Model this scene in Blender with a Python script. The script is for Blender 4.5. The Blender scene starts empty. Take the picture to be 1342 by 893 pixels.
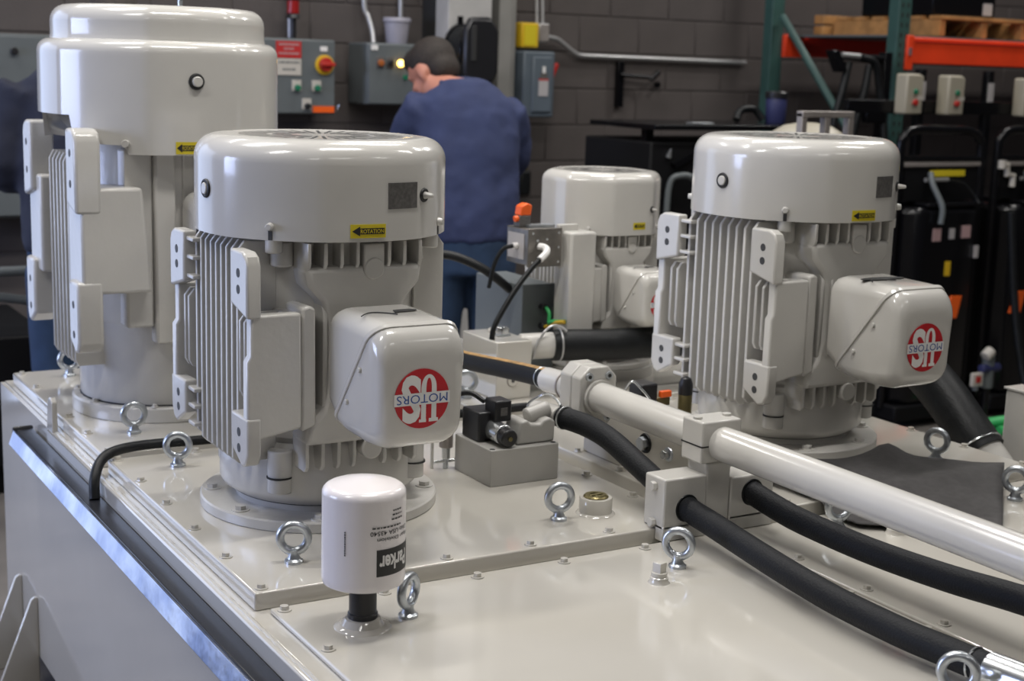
import bpy, bmesh, math, random
from mathutils import Vector, Matrix
random.seed(7)
D2R = math.pi / 180
scene = bpy.context.scene
COL = scene.collection

# ------------------------------------------------------------------ camera
YAW, TILT, ROLL = 30.65 * D2R, 10.77 * D2R, 1.77 * D2R
CAM_Z = 1.68
hh = Vector((math.sin(YAW), math.cos(YAW), 0)); rr = Vector((math.cos(YAW), -math.sin(YAW), 0)); uu = Vector((0, 0, 1))
fwd = hh * math.cos(TILT) - uu * math.sin(TILT)
dwn = -(uu * math.cos(TILT) + hh * math.sin(TILT))
cx_ = rr * math.cos(ROLL) - dwn * math.sin(ROLL)
cy_ = rr * math.sin(ROLL) + dwn * math.cos(ROLL)
cam_d = bpy.data.cameras.new('camera'); cam = bpy.data.objects.new('camera', cam_d); COL.objects.link(cam)
cam_d.sensor_width = 36; cam_d.sensor_fit = 'HORIZONTAL'; cam_d.lens = 1902.0 / 1342 * 36
cam.matrix_world = Matrix(((cx_.x, -cy_.x, -fwd.x, 0), (cx_.y, -cy_.y, -fwd.y, 0), (cx_.z, -cy_.z, -fwd.z, CAM_Z), (0, 0, 0, 1)))
cam_d.dof.use_dof = True; cam_d.dof.focus_distance = 2.62; cam_d.dof.aperture_fstop = 5.0
cam_d.clip_start = 0.05
scene.camera = cam

# ------------------------------------------------------------------ world, light, exposure
w = bpy.data.worlds.new('world'); scene.world = w; w.use_nodes = True
bg = w.node_tree.nodes['Background']; bg.inputs[0].default_value = (0.50, 0.50, 0.52, 1); bg.inputs[1].default_value = 0.06
vs = scene.view_settings
vs.view_transform = 'Standard'; vs.look = 'None'; vs.gamma = 1; vs.exposure = 0.0; vs.use_curve_mapping = False

def area(name, loc, target, sx, sy, power, col):
    d = bpy.data.lights.new(name, 'AREA'); d.shape = 'RECTANGLE'; d.size = sx; d.size_y = sy; d.energy = power; d.color = col
    o = bpy.data.objects.new(name, d); COL.objects.link(o); o.location = loc
    o.rotation_euler = (Vector(target) - Vector(loc)).to_track_quat('-Z', 'Y').to_euler()
    return o
# daylight from the open loading door in the far left corner of the hall
area('door_daylight', (-1.15, 6.93, 1.5), (-1.15, 3.0, 1.5), 2.7, 2.9, 46, (0.58, 0.70, 1.0))
area('window_daylight', (-4.55, 4.7, 2.0), (0.0, 4.7, 2.0), 2.5, 1.7, 185, (0.54, 0.64, 1.0))

# ------------------------------------------------------------------ helpers
class MB:
    def __init__(s): s.v = []; s.f = []
    def add(s, vs_, fs):
        n = len(s.v); s.v += [tuple(p) for p in vs_]; s.f += [tuple(i + n for i in q) for q in fs]; return s
    def box(s, a, b):
        (x0, y0, z0), (x1, y1, z1) = a, b
        return s.add([(x0,y0,z0),(x1,y0,z0),(x1,y1,z0),(x0,y1,z0),(x0,y0,z1),(x1,y0,z1),(x1,y1,z1),(x0,y1,z1)],
                     [(0,3,2,1),(4,5,6,7),(0,1,5,4),(1,2,6,5),(2,3,7,6),(3,0,4,7)])
    def cyl(s, p0, p1, r, n=16, r2=None, caps=True):
        p0 = Vector(p0); p1 = Vector(p1); r2 = r if r2 is None else r2
        d = (p1 - p0).normalized(); a = d.orthogonal().normalized(); b = d.cross(a)
        vs_ = []
        for p, q in ((p0, r), (p1, r2)):
            for k in range(n):
                t = 2 * math.pi * (k + .5) / n; vs_.append(p + (a * math.cos(t) + b * math.sin(t)) * q)
        fs = [(k, (k+1) % n, n + (k+1) % n, n + k) for k in range(n)]
        if caps: fs += [tuple(range(n))[::-1], tuple(range(n, 2*n))]
        return s.add(vs_, fs)
    def hexbolt(s, p, r=.008, h=.006, axis=(0,0,1), washer=True):
        p = Vector(p); ax = Vector(axis)
        if washer: s.cyl(p, p + ax * .002, r * 1.6, 14)
        return s.cyl(p, p + ax * (h + .002), r, 6)
    def lathe(s, prof, n=48, c=(0,0,0), rf=None, close=False):
        # prof: (r, z) list; rf(theta) radius factor
        base = len(s.v); vs_ = []; fs = []
        m = len(prof)
        for (r, z) in prof:
            for k in range(n):
                t = 2 * math.pi * k / n; q = r * (rf(t) if rf else 1)
                vs_.append((c[0] + q * math.cos(t), c[1] + q * math.sin(t), c[2] + z))
        for i in range(m - 1):
            for k in range(n):
                fs.append((i*n + k, i*n + (k+1) % n, (i+1)*n + (k+1) % n, (i+1)*n + k))
        fs.append(tuple(range(n))[::-1]); fs.append(tuple(range((m-1)*n, m*n)))
        return s.add(vs_, fs)
    def tube(s, pts, r, n=12, rs=None, caps=True):
        P = [Vector(p) for p in pts]; m = len(P); vs_ = []; fs = []
        up = None
        for i, p in enumerate(P):
            d = (P[min(i+1, m-1)] - P[max(i-1, 0)]).normalized()
            if up is None: up = d.orthogonal().normalized()
            up = (up - d * up.dot(d)).normalized(); b = d.cross(up); q = rs[i] if rs else r
            for k in range(n):
                t = 2 * math.pi * k / n; vs_.append(p + (up * math.cos(t) + b * math.sin(t)) * q)
        for i in range(m - 1):
            for k in range(n):
                fs.append((i*n + k, i*n + (k+1) % n, (i+1)*n + (k+1) % n, (i+1)*n + k))
        if caps: fs += [tuple(range(n))[::-1], tuple(range((m-1)*n, m*n))]
        return s.add(vs_, fs)
    def prism(s, poly, axis, a, b):
        # poly 2D outline; axis 'x': (y,z), 'y': (x,z), 'z': (x,y)
        def P(p, q): return {'x': (q, p[0], p[1]), 'y': (p[0], q, p[1]), 'z': (p[0], p[1], q)}[axis]
        n = len(poly)
        return s.add([P(p, a) for p in poly] + [P(p, b) for p in poly],
                     [tuple(range(n)), tuple(range(2*n-1, n-1, -1))] + [(k, (k+1) % n, n + (k+1) % n, n + k) for k in range(n)])
    def torus(s, c, ax, R, r, n=28, m=10):
        c = Vector(c); d = Vector(ax).normalized(); a = d.orthogonal().normalized(); b = d.cross(a); vs_ = []; fs = []
        for i in range(n):
            t = 2*math.pi*i/n; e = a*math.cos(t) + b*math.sin(t)
            for j in range(m):
                u = 2*math.pi*j/m; vs_.append(c + e*(R + r*math.cos(u)) + d*r*math.sin(u))
        for i in range(n):
            for j in range(m):
                fs.append((i*m+j, ((i+1) % n)*m+j, ((i+1) % n)*m+(j+1) % m, i*m+(j+1) % m))
        return s.add(vs_, fs)
    def ball(s, c, rx, ry=None, rz=None, n=16, m=10, rot=None):
        ry = rx if ry is None else ry; rz = rx if rz is None else rz; c = Vector(c); vs_ = []; fs = []
        for i in range(m + 1):
            ph = math.pi * i / m - math.pi/2
            for k in range(n):
                t = 2*math.pi*k/n
                q = Vector((rx*math.cos(ph)*math.cos(t), ry*math.cos(ph)*math.sin(t), rz*math.sin(ph)))
                if rot is not None: q = rot @ q
                vs_.append(c + q)
        for i in range(m):
            for k in range(n): fs.append((i*n+k, i*n+(k+1) % n, (i+1)*n+(k+1) % n, (i+1)*n+k))
        return s.add(vs_, fs)
    def loft(s, rings, n=20):
        # rings: (center, half-width x, half-depth y[, yaw])
        vs_ = []; fs = []; m = len(rings)
        for q in rings:
            c = Vector(q[0]); a, b = q[1], q[2]; yw = q[3] if len(q) > 3 else 0
            for k in range(n):
                t = 2*math.pi*k/n; x = a*math.cos(t); y = b*math.sin(t)
                vs_.append(c + Vector((x*math.cos(yw) - y*math.sin(yw), x*math.sin(yw) + y*math.cos(yw), 0)))
        for i in range(m-1):
            for k in range(n): fs.append((i*n+k, i*n+(k+1) % n, (i+1)*n+(k+1) % n, (i+1)*n+k))
        fs += [tuple(range(n))[::-1], tuple(range((m-1)*n, m*n))]
        return s.add(vs_, fs)
    def map(s, fn): s.v = [tuple(fn(Vector(p))) for p in s.v]; return s
    def mesh(s, name):
        me = bpy.data.meshes.new(name); me.from_pydata(s.v, [], s.f); me.update()
        bm = bmesh.new(); bm.from_mesh(me); bmesh.ops.recalc_face_normals(bm, faces=bm.faces); bm.to_mesh(me); bm.free()
        me.polygons.foreach_set('use_smooth', [True] * len(me.polygons)); me.set_sharp_from_angle(angle=38 * D2R)
        return me
    def build(s, name, mat, parent=None, bevel=0, seg=2, loc=None):
        me = s.mesh(name); me.materials.append(mat)
        o = bpy.data.objects.new(name, me); COL.objects.link(o)
        if parent is not None: o.parent = parent
        if loc is not None: o.location = loc
        if bevel:
            b = o.modifiers.new('Bevel', 'BEVEL'); b.width = bevel; b.segments = seg; b.limit_method = 'ANGLE'; b.angle_limit = 40*D2R
            b.harden_normals = False
        return o

def tag(o, label, cat, group=None):
    o['label'] = label; o['category'] = cat
    if group: o['group'] = group
    return o
def thing(name, label, cat, loc=(0,0,0), rz=0, group=None):
    o = bpy.data.objects.new(name, None); COL.objects.link(o); o.location = loc; o.rotation_euler = (0,0,rz); o.empty_display_size = .05
    return tag(o, label, cat, group)
def struct(o): o['kind'] = 'structure'; return o
def inst(o, parent, loc, rz=0):
    c = o.copy(); COL.objects.link(c); c.parent = parent; c.location = loc; c.rotation_euler = (0,0,rz); return c
def copy_tree(o, parent=None):
    c = o.copy(); COL.objects.link(c); c.parent = parent
    for ch in [k for k in o.children]: copy_tree(ch, c)
    return c

def text2d(body, size, offset=0.0, bold=0.0):
    cu = bpy.data.curves.new('t', 'FONT'); cu.body = body; cu.size = size; cu.align_x = 'CENTER'; cu.align_y = 'CENTER'; cu.offset = offset
    cu.resolution_u = 3; cu.fill_mode = 'FRONT'
    o = bpy.data.objects.new('t', cu); COL.objects.link(o)
    dg = bpy.context.evaluated_depsgraph_get(); me = bpy.data.meshes.new_from_object(o.evaluated_get(dg))
    vs_ = [v.co.copy() for v in me.vertices]; fs = [tuple(p.vertices) for p in me.polygons]
    bpy.data.objects.remove(o); bpy.data.curves.remove(cu); bpy.data.meshes.remove(me)
    m = MB(); m.add(vs_, fs); return m

# ------------------------------------------------------------------ materials
def mat(name, col, rough=.5, metal=0.0, noise=0.0, nscale=20, bump=0.0, bscale=60, coat=0.0, spec=.5, emit=None, estr=0, col2=None, trans=0):
    m = bpy.data.materials.new(name); m.use_nodes = True; nt = m.node_tree; b = nt.nodes['Principled BSDF']
    b.inputs['Base Color'].default_value = (*col, 1); b.inputs['Roughness'].default_value = rough; b.inputs['Metallic'].default_value = metal
    b.inputs['Coat Weight'].default_value = coat; b.inputs['Coat Roughness'].default_value = .08; b.inputs['Specular IOR Level'].default_value = spec
    if trans: b.inputs['Transmission Weight'].default_value = trans
    if emit: b.inputs['Emission Color'].default_value = (*emit, 1); b.inputs['Emission Strength'].default_value = estr
    if noise or bump or col2:
        tc = nt.nodes.new('ShaderNodeTexCoord')
        if noise or col2:
            n = nt.nodes.new('ShaderNodeTexNoise'); n.inputs['Scale'].default_value = nscale; n.inputs['Detail'].default_value = 4
            nt.links.new(tc.outputs['Object'], n.inputs['Vector'])
            r = nt.nodes.new('ShaderNodeValToRGB'); r.color_ramp.elements[0].position = .35; r.color_ramp.elements[1].position = .68
            c2 = col2 if col2 else tuple(c * (1 + noise) for c in col)
            c1 = col if col2 else tuple(c * (1 - noise) for c in col)
            r.color_ramp.elements[0].color = (*c1, 1); r.color_ramp.elements[1].color = (*c2, 1)
            nt.links.new(n.outputs['Fac'], r.inputs['Fac']); nt.links.new(r.outputs['Color'], b.inputs['Base Color'])
        if bump:
            n2 = nt.nodes.new('ShaderNodeTexNoise'); n2.inputs['Scale'].default_value = bscale; n2.inputs['Detail'].default_value = 3
            nt.links.new(tc.outputs['Object'], n2.inputs['Vector'])
            bp = nt.nodes.new('ShaderNodeBump'); bp.inputs['Strength'].default_value = bump; bp.inputs['Distance'].default_value = .004
            nt.links.new(n2.outputs['Fac'], bp.inputs['Height']); nt.links.new(bp.outputs['Normal'], b.inputs['Normal'])
    return m
def rrect_loft(secs, n=6):
    # secs: (low(y,z), up(y,z), half width, corner radius); a rounded-rectangle section in each tilted plane
    m = MB(); vs_ = []; fs = []; N = 4 * (n + 1)
    for (lo, up, w, r) in secs:
        lo = Vector((0, *lo)); up = Vector((0, *up)); c = (lo + up) / 2; e = (up - lo) / 2; h = e.length; e.normalize(); r = min(r, w * .95, h * .95)
        for (sx, sz, a0) in ((1, 1, 0), (-1, 1, 90), (-1, -1, 180), (1, -1, 270)):
            for k in range(n + 1):
                a = (a0 + 90 * k / n) * D2R
                vs_.append(c + Vector((sx * (w - r) + r * math.cos(a), 0, 0)) + e * (sz * (h - r) + r * math.sin(a)))
    for i in range(len(secs) - 1):
        for k in range(N): fs.append((i*N + k, i*N + (k+1) % N, (i+1)*N + (k+1) % N, (i+1)*N + k))
    fs += [tuple(range(N))[::-1], tuple(range((len(secs)-1)*N, len(secs)*N))]
    return m.add(vs_, fs)
M = {}
M['paint'] = mat('offwhite_gloss_paint', (.57, .555, .52), .18, noise=.03, nscale=5, bump=.03, bscale=14, coat=.4)
M['tank'] = mat('offwhite_tank_paint', (.57, .545, .49), .10, noise=.03, nscale=3, bump=.03, bscale=9, coat=.9)
M['cast'] = mat('offwhite_cast_paint', (.56, .545, .51), .25, noise=.03, nscale=8, bump=.16, bscale=45, coat=.15)
M['gap'] = mat('dark_gap', (.02, .02, .02), .7)
M['hole'] = mat('painted_hole', (.05, .05, .05), .6)
M['rubber'] = mat('black_rubber', (.007, .008, .009), .45, noise=.2, nscale=40, bump=.2, bscale=180, spec=.3)
M['hosewrap'] = mat('black_hose_fabric', (.007, .008, .010), .6, bump=.35, bscale=260, spec=.25)
M['plasticblack'] = mat('black_plastic', (.012, .012, .014), .35)
M['zinc'] = mat('zinc_plated_steel', (.50, .53, .56), .30, metal=.85, noise=.12, nscale=50, bump=.1, bscale=80)
M['zincbright'] = mat('bright_zinc', (.66, .68, .69), .22, metal=.9)
M['brass'] = mat('dark_brass', (.20, .17, .08), .35, metal=.8)
M['alu'] = mat('machined_aluminium', (.42, .42, .41), .38, metal=.7)
M['greypaint'] = mat('pale_grey_paint', (.40, .39, .365), .32, noise=.04, nscale=12)
M['filter'] = mat('white_filter_enamel', (.80, .76, .76), .22, coat=.3)
M['printblack'] = mat('black_print', (.015, .015, .015), .5)
M['printwhite'] = mat('white_print', (.78, .77, .75), .45)
M['logored'] = mat('logo_red', (.50, .012, .02), .4)
M['logoblue'] = mat('logo_blue', (.03, .09, .32), .4)
M['yellow'] = mat('yellow_sticker', (.62, .50, .02), .45)
M['nameplate'] = mat('grey_nameplate', (.11, .105, .10), .4, noise=.25, nscale=120)
M['railblack'] = mat('black_gloss_rail', (.016, .017, .021), .25, bump=.05, bscale=20)
M['railmetal'] = mat('rail_metal_painted_sheen', (.22, .27, .42), .20, metal=.95, nscale=7, col2=(.62, .65, .72), bump=.5, bscale=12)  # mottled blue colour painted in for the daylight reflected by the metal
M['cloth'] = mat('charcoal_cloth', (.055, .052, .052), .85, noise=.12, nscale=60, bump=.3, bscale=300)
M['greybox'] = mat('grey_enclosure', (.115, .13, .135), .42, noise=.05, nscale=8)
M['greybox2'] = mat('blue_grey_enclosure', (.10, .125, .15), .42, noise=.05, nscale=8)
M['steelbox'] = mat('brushed_steel_box', (.22, .205, .185), .35, metal=.75, noise=.15, nscale=30)
M['orange'] = mat('orange_plastic', (.85, .12, .012), .4)
M['red'] = mat('red_plastic', (.42, .02, .015), .4)
M['green'] = mat('green_wire', (.03, .38, .10), .45)
M['yelwire'] = mat('yellow_wire', (.62, .40, .03), .5)
M['block'] = mat('painted_block_wall', (.080, .068, .064), .75, noise=.10, nscale=3, bump=.4, bscale=70)
M['mortar'] = mat('wall_mortar', (.090, .078, .073), .9, bump=.3, bscale=90)
M['concrete'] = mat('concrete_floor', (.16, .145, .13), .55, noise=.2, nscale=2.5, bump=.15, bscale=30)
M['column'] = mat('white_column_paint', (.42, .41, .39), .5, noise=.1, nscale=5)
M['columngrey'] = mat('grey_column_paint', (.24, .235, .22), .5, noise=.1, nscale=5)
M['conduit'] = mat('galvanised_conduit', (.50, .50, .50), .35, metal=.6)
M['yellowbox'] = mat('yellow_box_paint', (.65, .42, .015), .45)
M['greenrack'] = mat('dark_green_rack', (.035, .085, .075), .45, noise=.1, nscale=10)
M['orangebeam'] = mat('orange_red_beam', (.80, .055, .012), .4, noise=.08, nscale=8)
M['redbeam'] = mat('red_beam', (.55, .025, .012), .45)
M['wood'] = mat('pallet_pine', (.42, .21, .07), .65, noise=.22, nscale=14, bump=.3, bscale=50)
M['blackpaint'] = mat('black_machine_paint', (.004, .004, .005), .22, spec=.3)
M['blackmatte'] = mat('black_matte', (.003, .003, .004), .6, spec=.25)
M['beige'] = mat('beige_switch_box', (.36, .33, .26), .45)
M['navy'] = mat('navy_work_shirt', (.026, .037, .100), .85, noise=.10, nscale=9, bump=.5, bscale=26)
M['jeans'] = mat('blue_work_trousers', (.020, .044, .095), .9, noise=.15, nscale=12, bump=.5, bscale=30)
M['darkjacket'] = mat('dark_navy_jacket', (.012, .015, .032), .9, noise=.1, nscale=10, bump=.4, bscale=24)
M['skin'] = mat('skin', (.52, .22, .15), .5)
M['hair'] = mat('dark_brown_hair', (.022, .015, .011), .7, noise=.3, nscale=90, bump=.6, bscale=160)
M['shoe'] = mat('black_boot', (.01, .01, .01), .5)
M['bucket'] = mat('translucent_bucket', (.34, .33, .38), .45, noise=.05, nscale=4)
M['bluebottle'] = mat('blue_plastic', (.03, .035, .11), .45)
M['lampamber'] = mat('lit_amber_lamp', (.9, .5, .1), .4, emit=(1, .60, .12), estr=9)
M['lampoff'] = mat('unlit_orange_lamp', (.35, .10, .02), .4)
M['beaconred'] = mat('red_beacon_lens', (.28, .01, .01), .3)
M['signwhite'] = mat('white_sign_face', (.50, .47, .42), .5)
M['signred'] = mat('red_sign_face', (.45, .02, .02), .5)
M['greenbtn'] = mat('green_button', (.01, .16, .08), .4)
M['galvframe'] = mat('galvanised_frame', (.33, .30, .28), .45, metal=.4, noise=.1, nscale=20)
M['bronze'] = mat('tan_hose_print', (.32, .19, .07), .6, noise=.35, nscale=50)
M['fixture'] = mat('white_fixture', (.7, .7, .7), .5)
M['stickergrey'] = mat('pale_sticker', (.42, .40, .40), .5)
M['pink'] = mat('faded_pink_sticker', (.42, .28, .28), .5)

# ------------------------------------------------------------------ the hall
fl = struct(MB().box((-6, -4, -.1), (12, 9, 0)).build('floor', M['concrete']))
WY = 6.90
wall = struct(MB().box((.45, WY + .004, 0), (12, WY + .2, 5.2)).build('wall_back', M['mortar']))
struct(MB().box((-4.8, WY + .004, 0), (-2.55, WY + .2, 5.2)).build('wall_back_left', M['mortar']))
struct(MB().box((-2.55, WY + .004, 3.0), (.45, WY + .2, 5.2)).build('wall_back_top', M['mortar']))
dr = struct(MB().box((.25, WY - .03, 0), (.45, WY + .10, 3.1)).box((-2.75, WY - .03, 0), (-2.55, WY + .10, 3.1)).box((-2.75, WY - .03, 3.0), (.45, WY + .10, 3.12)).build('door_1', M['columngrey'], bevel=.005))
wl = struct(MB().box((-4.8, -4, 0), (-4.62, 8, 5.2)).build('wall_left', M['block']))
wn = struct(MB().box((-4.62, 3.35, 1.05), (-4.58, 6.05, 1.13)).box((-4.62, 3.35, 2.87), (-4.58, 6.05, 2.95)).box((-4.62, 3.35, 1.13), (-4.58, 3.43, 2.87)).box((-4.62, 5.97, 1.13), (-4.58, 6.05, 2.87)).build('window_1', M['columngrey'], bevel=.004))
blk = None; NB = 0
for i in range(8):
    z = .757 + .2 * i
    for k in range(19):
        x = 1.06 + .4 * k + (.2 if i % 2 else 0)
        if blk is None:
            blk = MB().box((.004, -.0025, .004), (.396, .02, .196)).build('block', M['block'], wall, bevel=.003, seg=1, loc=(x, WY, z)); 
        else: inst(blk, wall, (x, WY, z))

# fluorescent ceiling fixtures (above the picture)
fixture0 = None
def fixture(x, y, z, power, rz=0, n=[0]):
    t = thing('ceiling_light', 'long white fluorescent fixture hanging from the ceiling above the machine', 'ceiling light', (x, y, z), rz, 'ceiling lights of the hall')
    MB().box((-.62, -.15, .02), (.62, .15, .10)).build('housing', M['fixture'], t, bevel=.01)
    d = bpy.data.lights.new('fixture_tubes', 'AREA'); d.shape = 'RECTANGLE'; d.size = 1.2; d.size_y = .26; d.energy = power; d.color = (1.0, .97, .935)
    o = bpy.data.objects.new('fixture_tubes', d); COL.objects.link(o); o.parent = t; o.location = (0, 0, .0)
    return t
for (x, y, p) in [(-1.6, -1.4, 14), (1.2, -1.6, 14), (3.8, -1.0, 14), (-1.2, 2.0, 40), (1.4, 2.0, 54), (4.2, 2.0, 26), (.2, 3.9, 60), (2.6, 3.9, 54), (5.2, 3.9, 26), (.6, 5.9, 22), (3.4, 5.9, 22), (6.6, 5.3, 50)]:
    fixture(x, y, 4.2, p)

# ------------------------------------------------------------------ reservoir
DECK, LID, LIDB = .768, .800, .778
tank = thing('hydraulic_reservoir', 'large off white steel oil tank carrying the four motors and pipework', 'oil tank', (.79, .9, 0))
def TP(m, name, mt, parent=None, bevel=0, seg=2):     # build in world coordinates under the tank
    par = tank if parent is None else parent
    m.map(lambda p: p - Vector((.79, .9, 0))); return m.build(name, mt, par, bevel, seg)
TX1 = 2.80; TY1 = 4.13
TP(MB().box((.79, .9, .10), (TX1, TY1, DECK - .004)), 'tank_body', M['tank'])
TP(MB().box((.80, .92, DECK - .006), (TX1 - .01, TY1 - .004, DECK)), 'deck_plate', M['tank'], bevel=.002)
TP(MB().box((.784, .9, .728), (.800, 3.55, DECK)), 'edge_flange', M['tank'], bevel=.005)
TP(MB().box((.84, .95, 0), (TX1 - .05, TY1 - .06, .10)), 'plinth', M['blackmatte'])
TP(MB().prism([(3.50, .700), (3.50, .842), (3.515, .852), (3.535, .85), (3.545, .835), (3.56, .760), (3.57, .70)], 'x', .786, .800), 'lifting_lug', M['tank'], bevel=.003)
random.seed(3)
wpts = [(.7965 + random.uniform(-.0007, .0007), .95 + .012 * k, .7665) for k in range(217)]
TP(MB().tube(wpts, .004, 8, rs=[.0042 + random.uniform(-.0009, .0012) for _ in wpts]), 'weld_bead', M['tank'])
for yy in (3.93, 3.74):
    TP(MB().prism([(.79, .262), (.783, .265), (.773, .258), (.68, .02), (.68, 0), (.79, 0)], 'y', yy, yy + .012), 'gusset', M['tank'], bevel=.002)

bolt_mesh_o = None
def lid(x0, x1, y0, y1, ztop, bolts, z0=None):
    l = TP(MB().box((x0, y0, DECK), (x1, y1, ztop)), 'lid', M['tank'], bevel=.0035, seg=3)
    global bolt_mesh_o
    for (bx, by) in bolts:
        p = (bx - .79, by - .9, ztop)
        if bolt_mesh_o is None: bolt_mesh_o = MB().hexbolt((0, 0, 0), .0075, .0065).build('bolt', M['tank'], l, loc=p)
        else: inst(bolt_mesh_o, l, p, random.random())
    return l
def ringbolts(xs, ys, x0, x1, y0, y1):
    L = []
    for y in ys: L += [(x0, y), (x1, y)]
    for x in xs: L += [(x, y0), (x, y1)]
    return L
sp = .1767
xsA = [.831 + sp * k for k in range(1, 5)]; ysA = [2.206 + .1755 * k for k in range(0, 6)]
lidA = lid(.813, 1.735, 2.187, 3.100, LID, ringbolts(xsA, ysA, .831, 1.717, 2.206, 3.083))
xsD = [1.806 + sp * k for k in range(1, 5)]
lidD = lid(1.788, 2.715, 2.187, 3.100, LID, ringbolts(xsD, ysA, 1.806, 2.697, 2.206, 3.083))
ysE = [3.165 + .1755 * k for k in range(0, 6)]
lidE = lid(.813, 1.735, 3.146, 4.074, LID, ringbolts(xsA, ysE, .831, 1.717, 3.165, 4.055))
lidF = lid(1.788, 2.715, 3.146, 4.074, LID, ringbolts(xsD, ysE, 1.806, 2.697, 3.165, 4.055))
sb = .1832
xsB = [.850 + sb * k for k in range(1, 5)]; ysB = [2.148 - .1827 * k for k in range(0, 7)]
lidB = lid(.832, 1.786, 1.02, 2.168, LIDB, ringbolts(xsB, ysB, .850, 1.766, 2.148, 1.04))
lidC = lid(1.794, 2.715, 1.02, 2.168, LIDB, ringbolts([1.814 + .176 * k for k in range(1, 5)], [1.975 - .1827 * k for k in range(-0, 6)], 1.814, 2.697, 2.148, 1.04))

# rail along the tank side with its cable
rail = thing('cable_rail', 'long black and bright metal cable channel fixed along the tank side', 'cable channel', (.76, 2.4, .71))
def RP(m, name, mt, bevel=0): m.map(lambda p: p - Vector((.76, 2.4, .71))); return m.build(name, mt, rail, bevel)
RP(MB().box((.739, 1.0, .692), (.7835, 3.70, .734)), 'channel', M['railblack'], bevel=.004)
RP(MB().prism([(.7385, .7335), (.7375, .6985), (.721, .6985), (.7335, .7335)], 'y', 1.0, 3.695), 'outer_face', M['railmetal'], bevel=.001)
RP(MB().box((.733, 3.70, .686), (.785, 3.712, .740)), 'end_cap', M['plasticblack'], bevel=.008)

def bez(pts, k=8):
    # Catmull-Rom through points
    P = [Vector(p) for p in pts]; P = [P[0]*2 - P[1]] + P + [P[-1]*2 - P[-2]]; out = []
    for i in range(1, len(P) - 2):
        for j in range(k):
            t = j / k; a, b, c, d = P[i-1], P[i], P[i+1], P[i+2]
            out.append(.5 * ((2*b) + (c - a)*t + (2*a - 5*b + 4*c - d)*t*t + (3*b - a - 3*c + d)*t**3))
    out.append(P[-2]); return out
tag(MB().tube(bez([(.765, 3.03, .735), (.770, 3.045, .775), (.792, 3.075, .805), (.83, 3.10, .817), (.90, 3.120, .818), (1.02, 3.123, .815), (1.2, 3.123, .813), (1.5, 3.123, .812), (1.9, 3.123, .812)]), .0115, 12)
    .build('power_cable', M['rubber']), 'black cable running from the side rail across the gap between tank lids', 'cable')

# ------------------------------------------------------------------ motors
def octf(k):
    def f(t):
        d = t / D2R; ph = ((d + 22.5) % 45) - 22.5
        return (1 - k) + k * .975 / math.cos(ph * D2R)
    return f
def cyl_pos(rf, r, th, z): q = r * rf(th); return (q * math.cos(th), q * math.sin(th), z)

def logo(parent, c, R, flip_dx=1):
    """round red emblem, upside down, on a face looking to -Y; c = centre in parent's space"""
    cx, cy, cz = c
    root = MB().cyl((cx, cy, cz), (cx, cy - .0008, cz), R, 40).build('emblem', M['logored'], parent)
    def put(m, name, mt, d):
        m.map(lambda p: Vector((cx - p.x, cy - d, cz - p.y))); return m.build(name, mt, root)
    # U with serifs (polygon pieces) and S, read upside down
    s = R
    U = MB()
    def rect(m, x0, y0, x1, y1): m.add([(x0, y0, 0), (x1, y0, 0), (x1, y1, 0), (x0, y1, 0)], [(0, 1, 2, 3)])
    def arc(m, cx0, cy0, ro, ri, sy, a0, a1, n=14):
        vs_ = []; fs = []
        for i in range(n + 1):
            a = (a0 + (a1 - a0) * i / n) * D2R
            vs_ += [(cx0 + ro[0]*math.cos(a), cy0 + ro[1]*math.sin(a), 0), (cx0 + ri[0]*math.cos(a), cy0 + ri[1]*math.sin(a), 0)]
        for i in range(n): fs.append((2*i, 2*i+2, 2*i+3, 2*i+1))
        m.add(vs_, fs)
    rect(U, -.60*s, .68*s, -.26*s, .80*s); rect(U, -.53*s, -.35*s, -.35*s, .68*s)
    rect(U, -.16*s, .70*s, .10*s, .80*s); rect(U, -.15*s, -.35*s, .03*s, .70*s)
    arc(U, -.25*s, -.35*s, (.28*s, .45*s), (.10*s, .33*s), 1, 180, 360)
    put(U, 'letter_u', M['printwhite'], .0012)
    Sx = text2d('S', 1.0, .035)
    ys = [p[1] for p in Sx.v]; xs = [p[0] for p in Sx.v]; h = max(ys) - min(ys); wd = max(xs) - min(xs); my = (max(ys) + min(ys)) / 2; mx = (max(xs) + min(xs)) / 2
    Sx.map(lambda p: Vector(((p.x - mx) / wd * .70 * s + .40 * s, (p.y - my) / h * 1.62 * s, 0)))
    put(Sx, 'letter_s', M['printwhite'], .0012)
    B = MB(); rect(B, -1.02*s, -.20*s, 1.02*s, .20*s); put(B, 'white_band', M['printwhite'], .0016)
    T = text2d('MOTORS', 1.0, 0)
    xs = [p[0] for p in T.v]; ys = [p[1] for p in T.v]; wd = max(xs) - min(xs); h = max(ys) - min(ys); mx = (max(xs) + min(xs)) / 2; my = (max(ys) + min(ys)) / 2
    T.map(lambda p: Vector(((p.x - mx) / wd * 1.86 * s, (p.y - my) / h * .29 * s, 0)))
    put(T, 'lettering', M['logoblue'], .0021)

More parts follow.
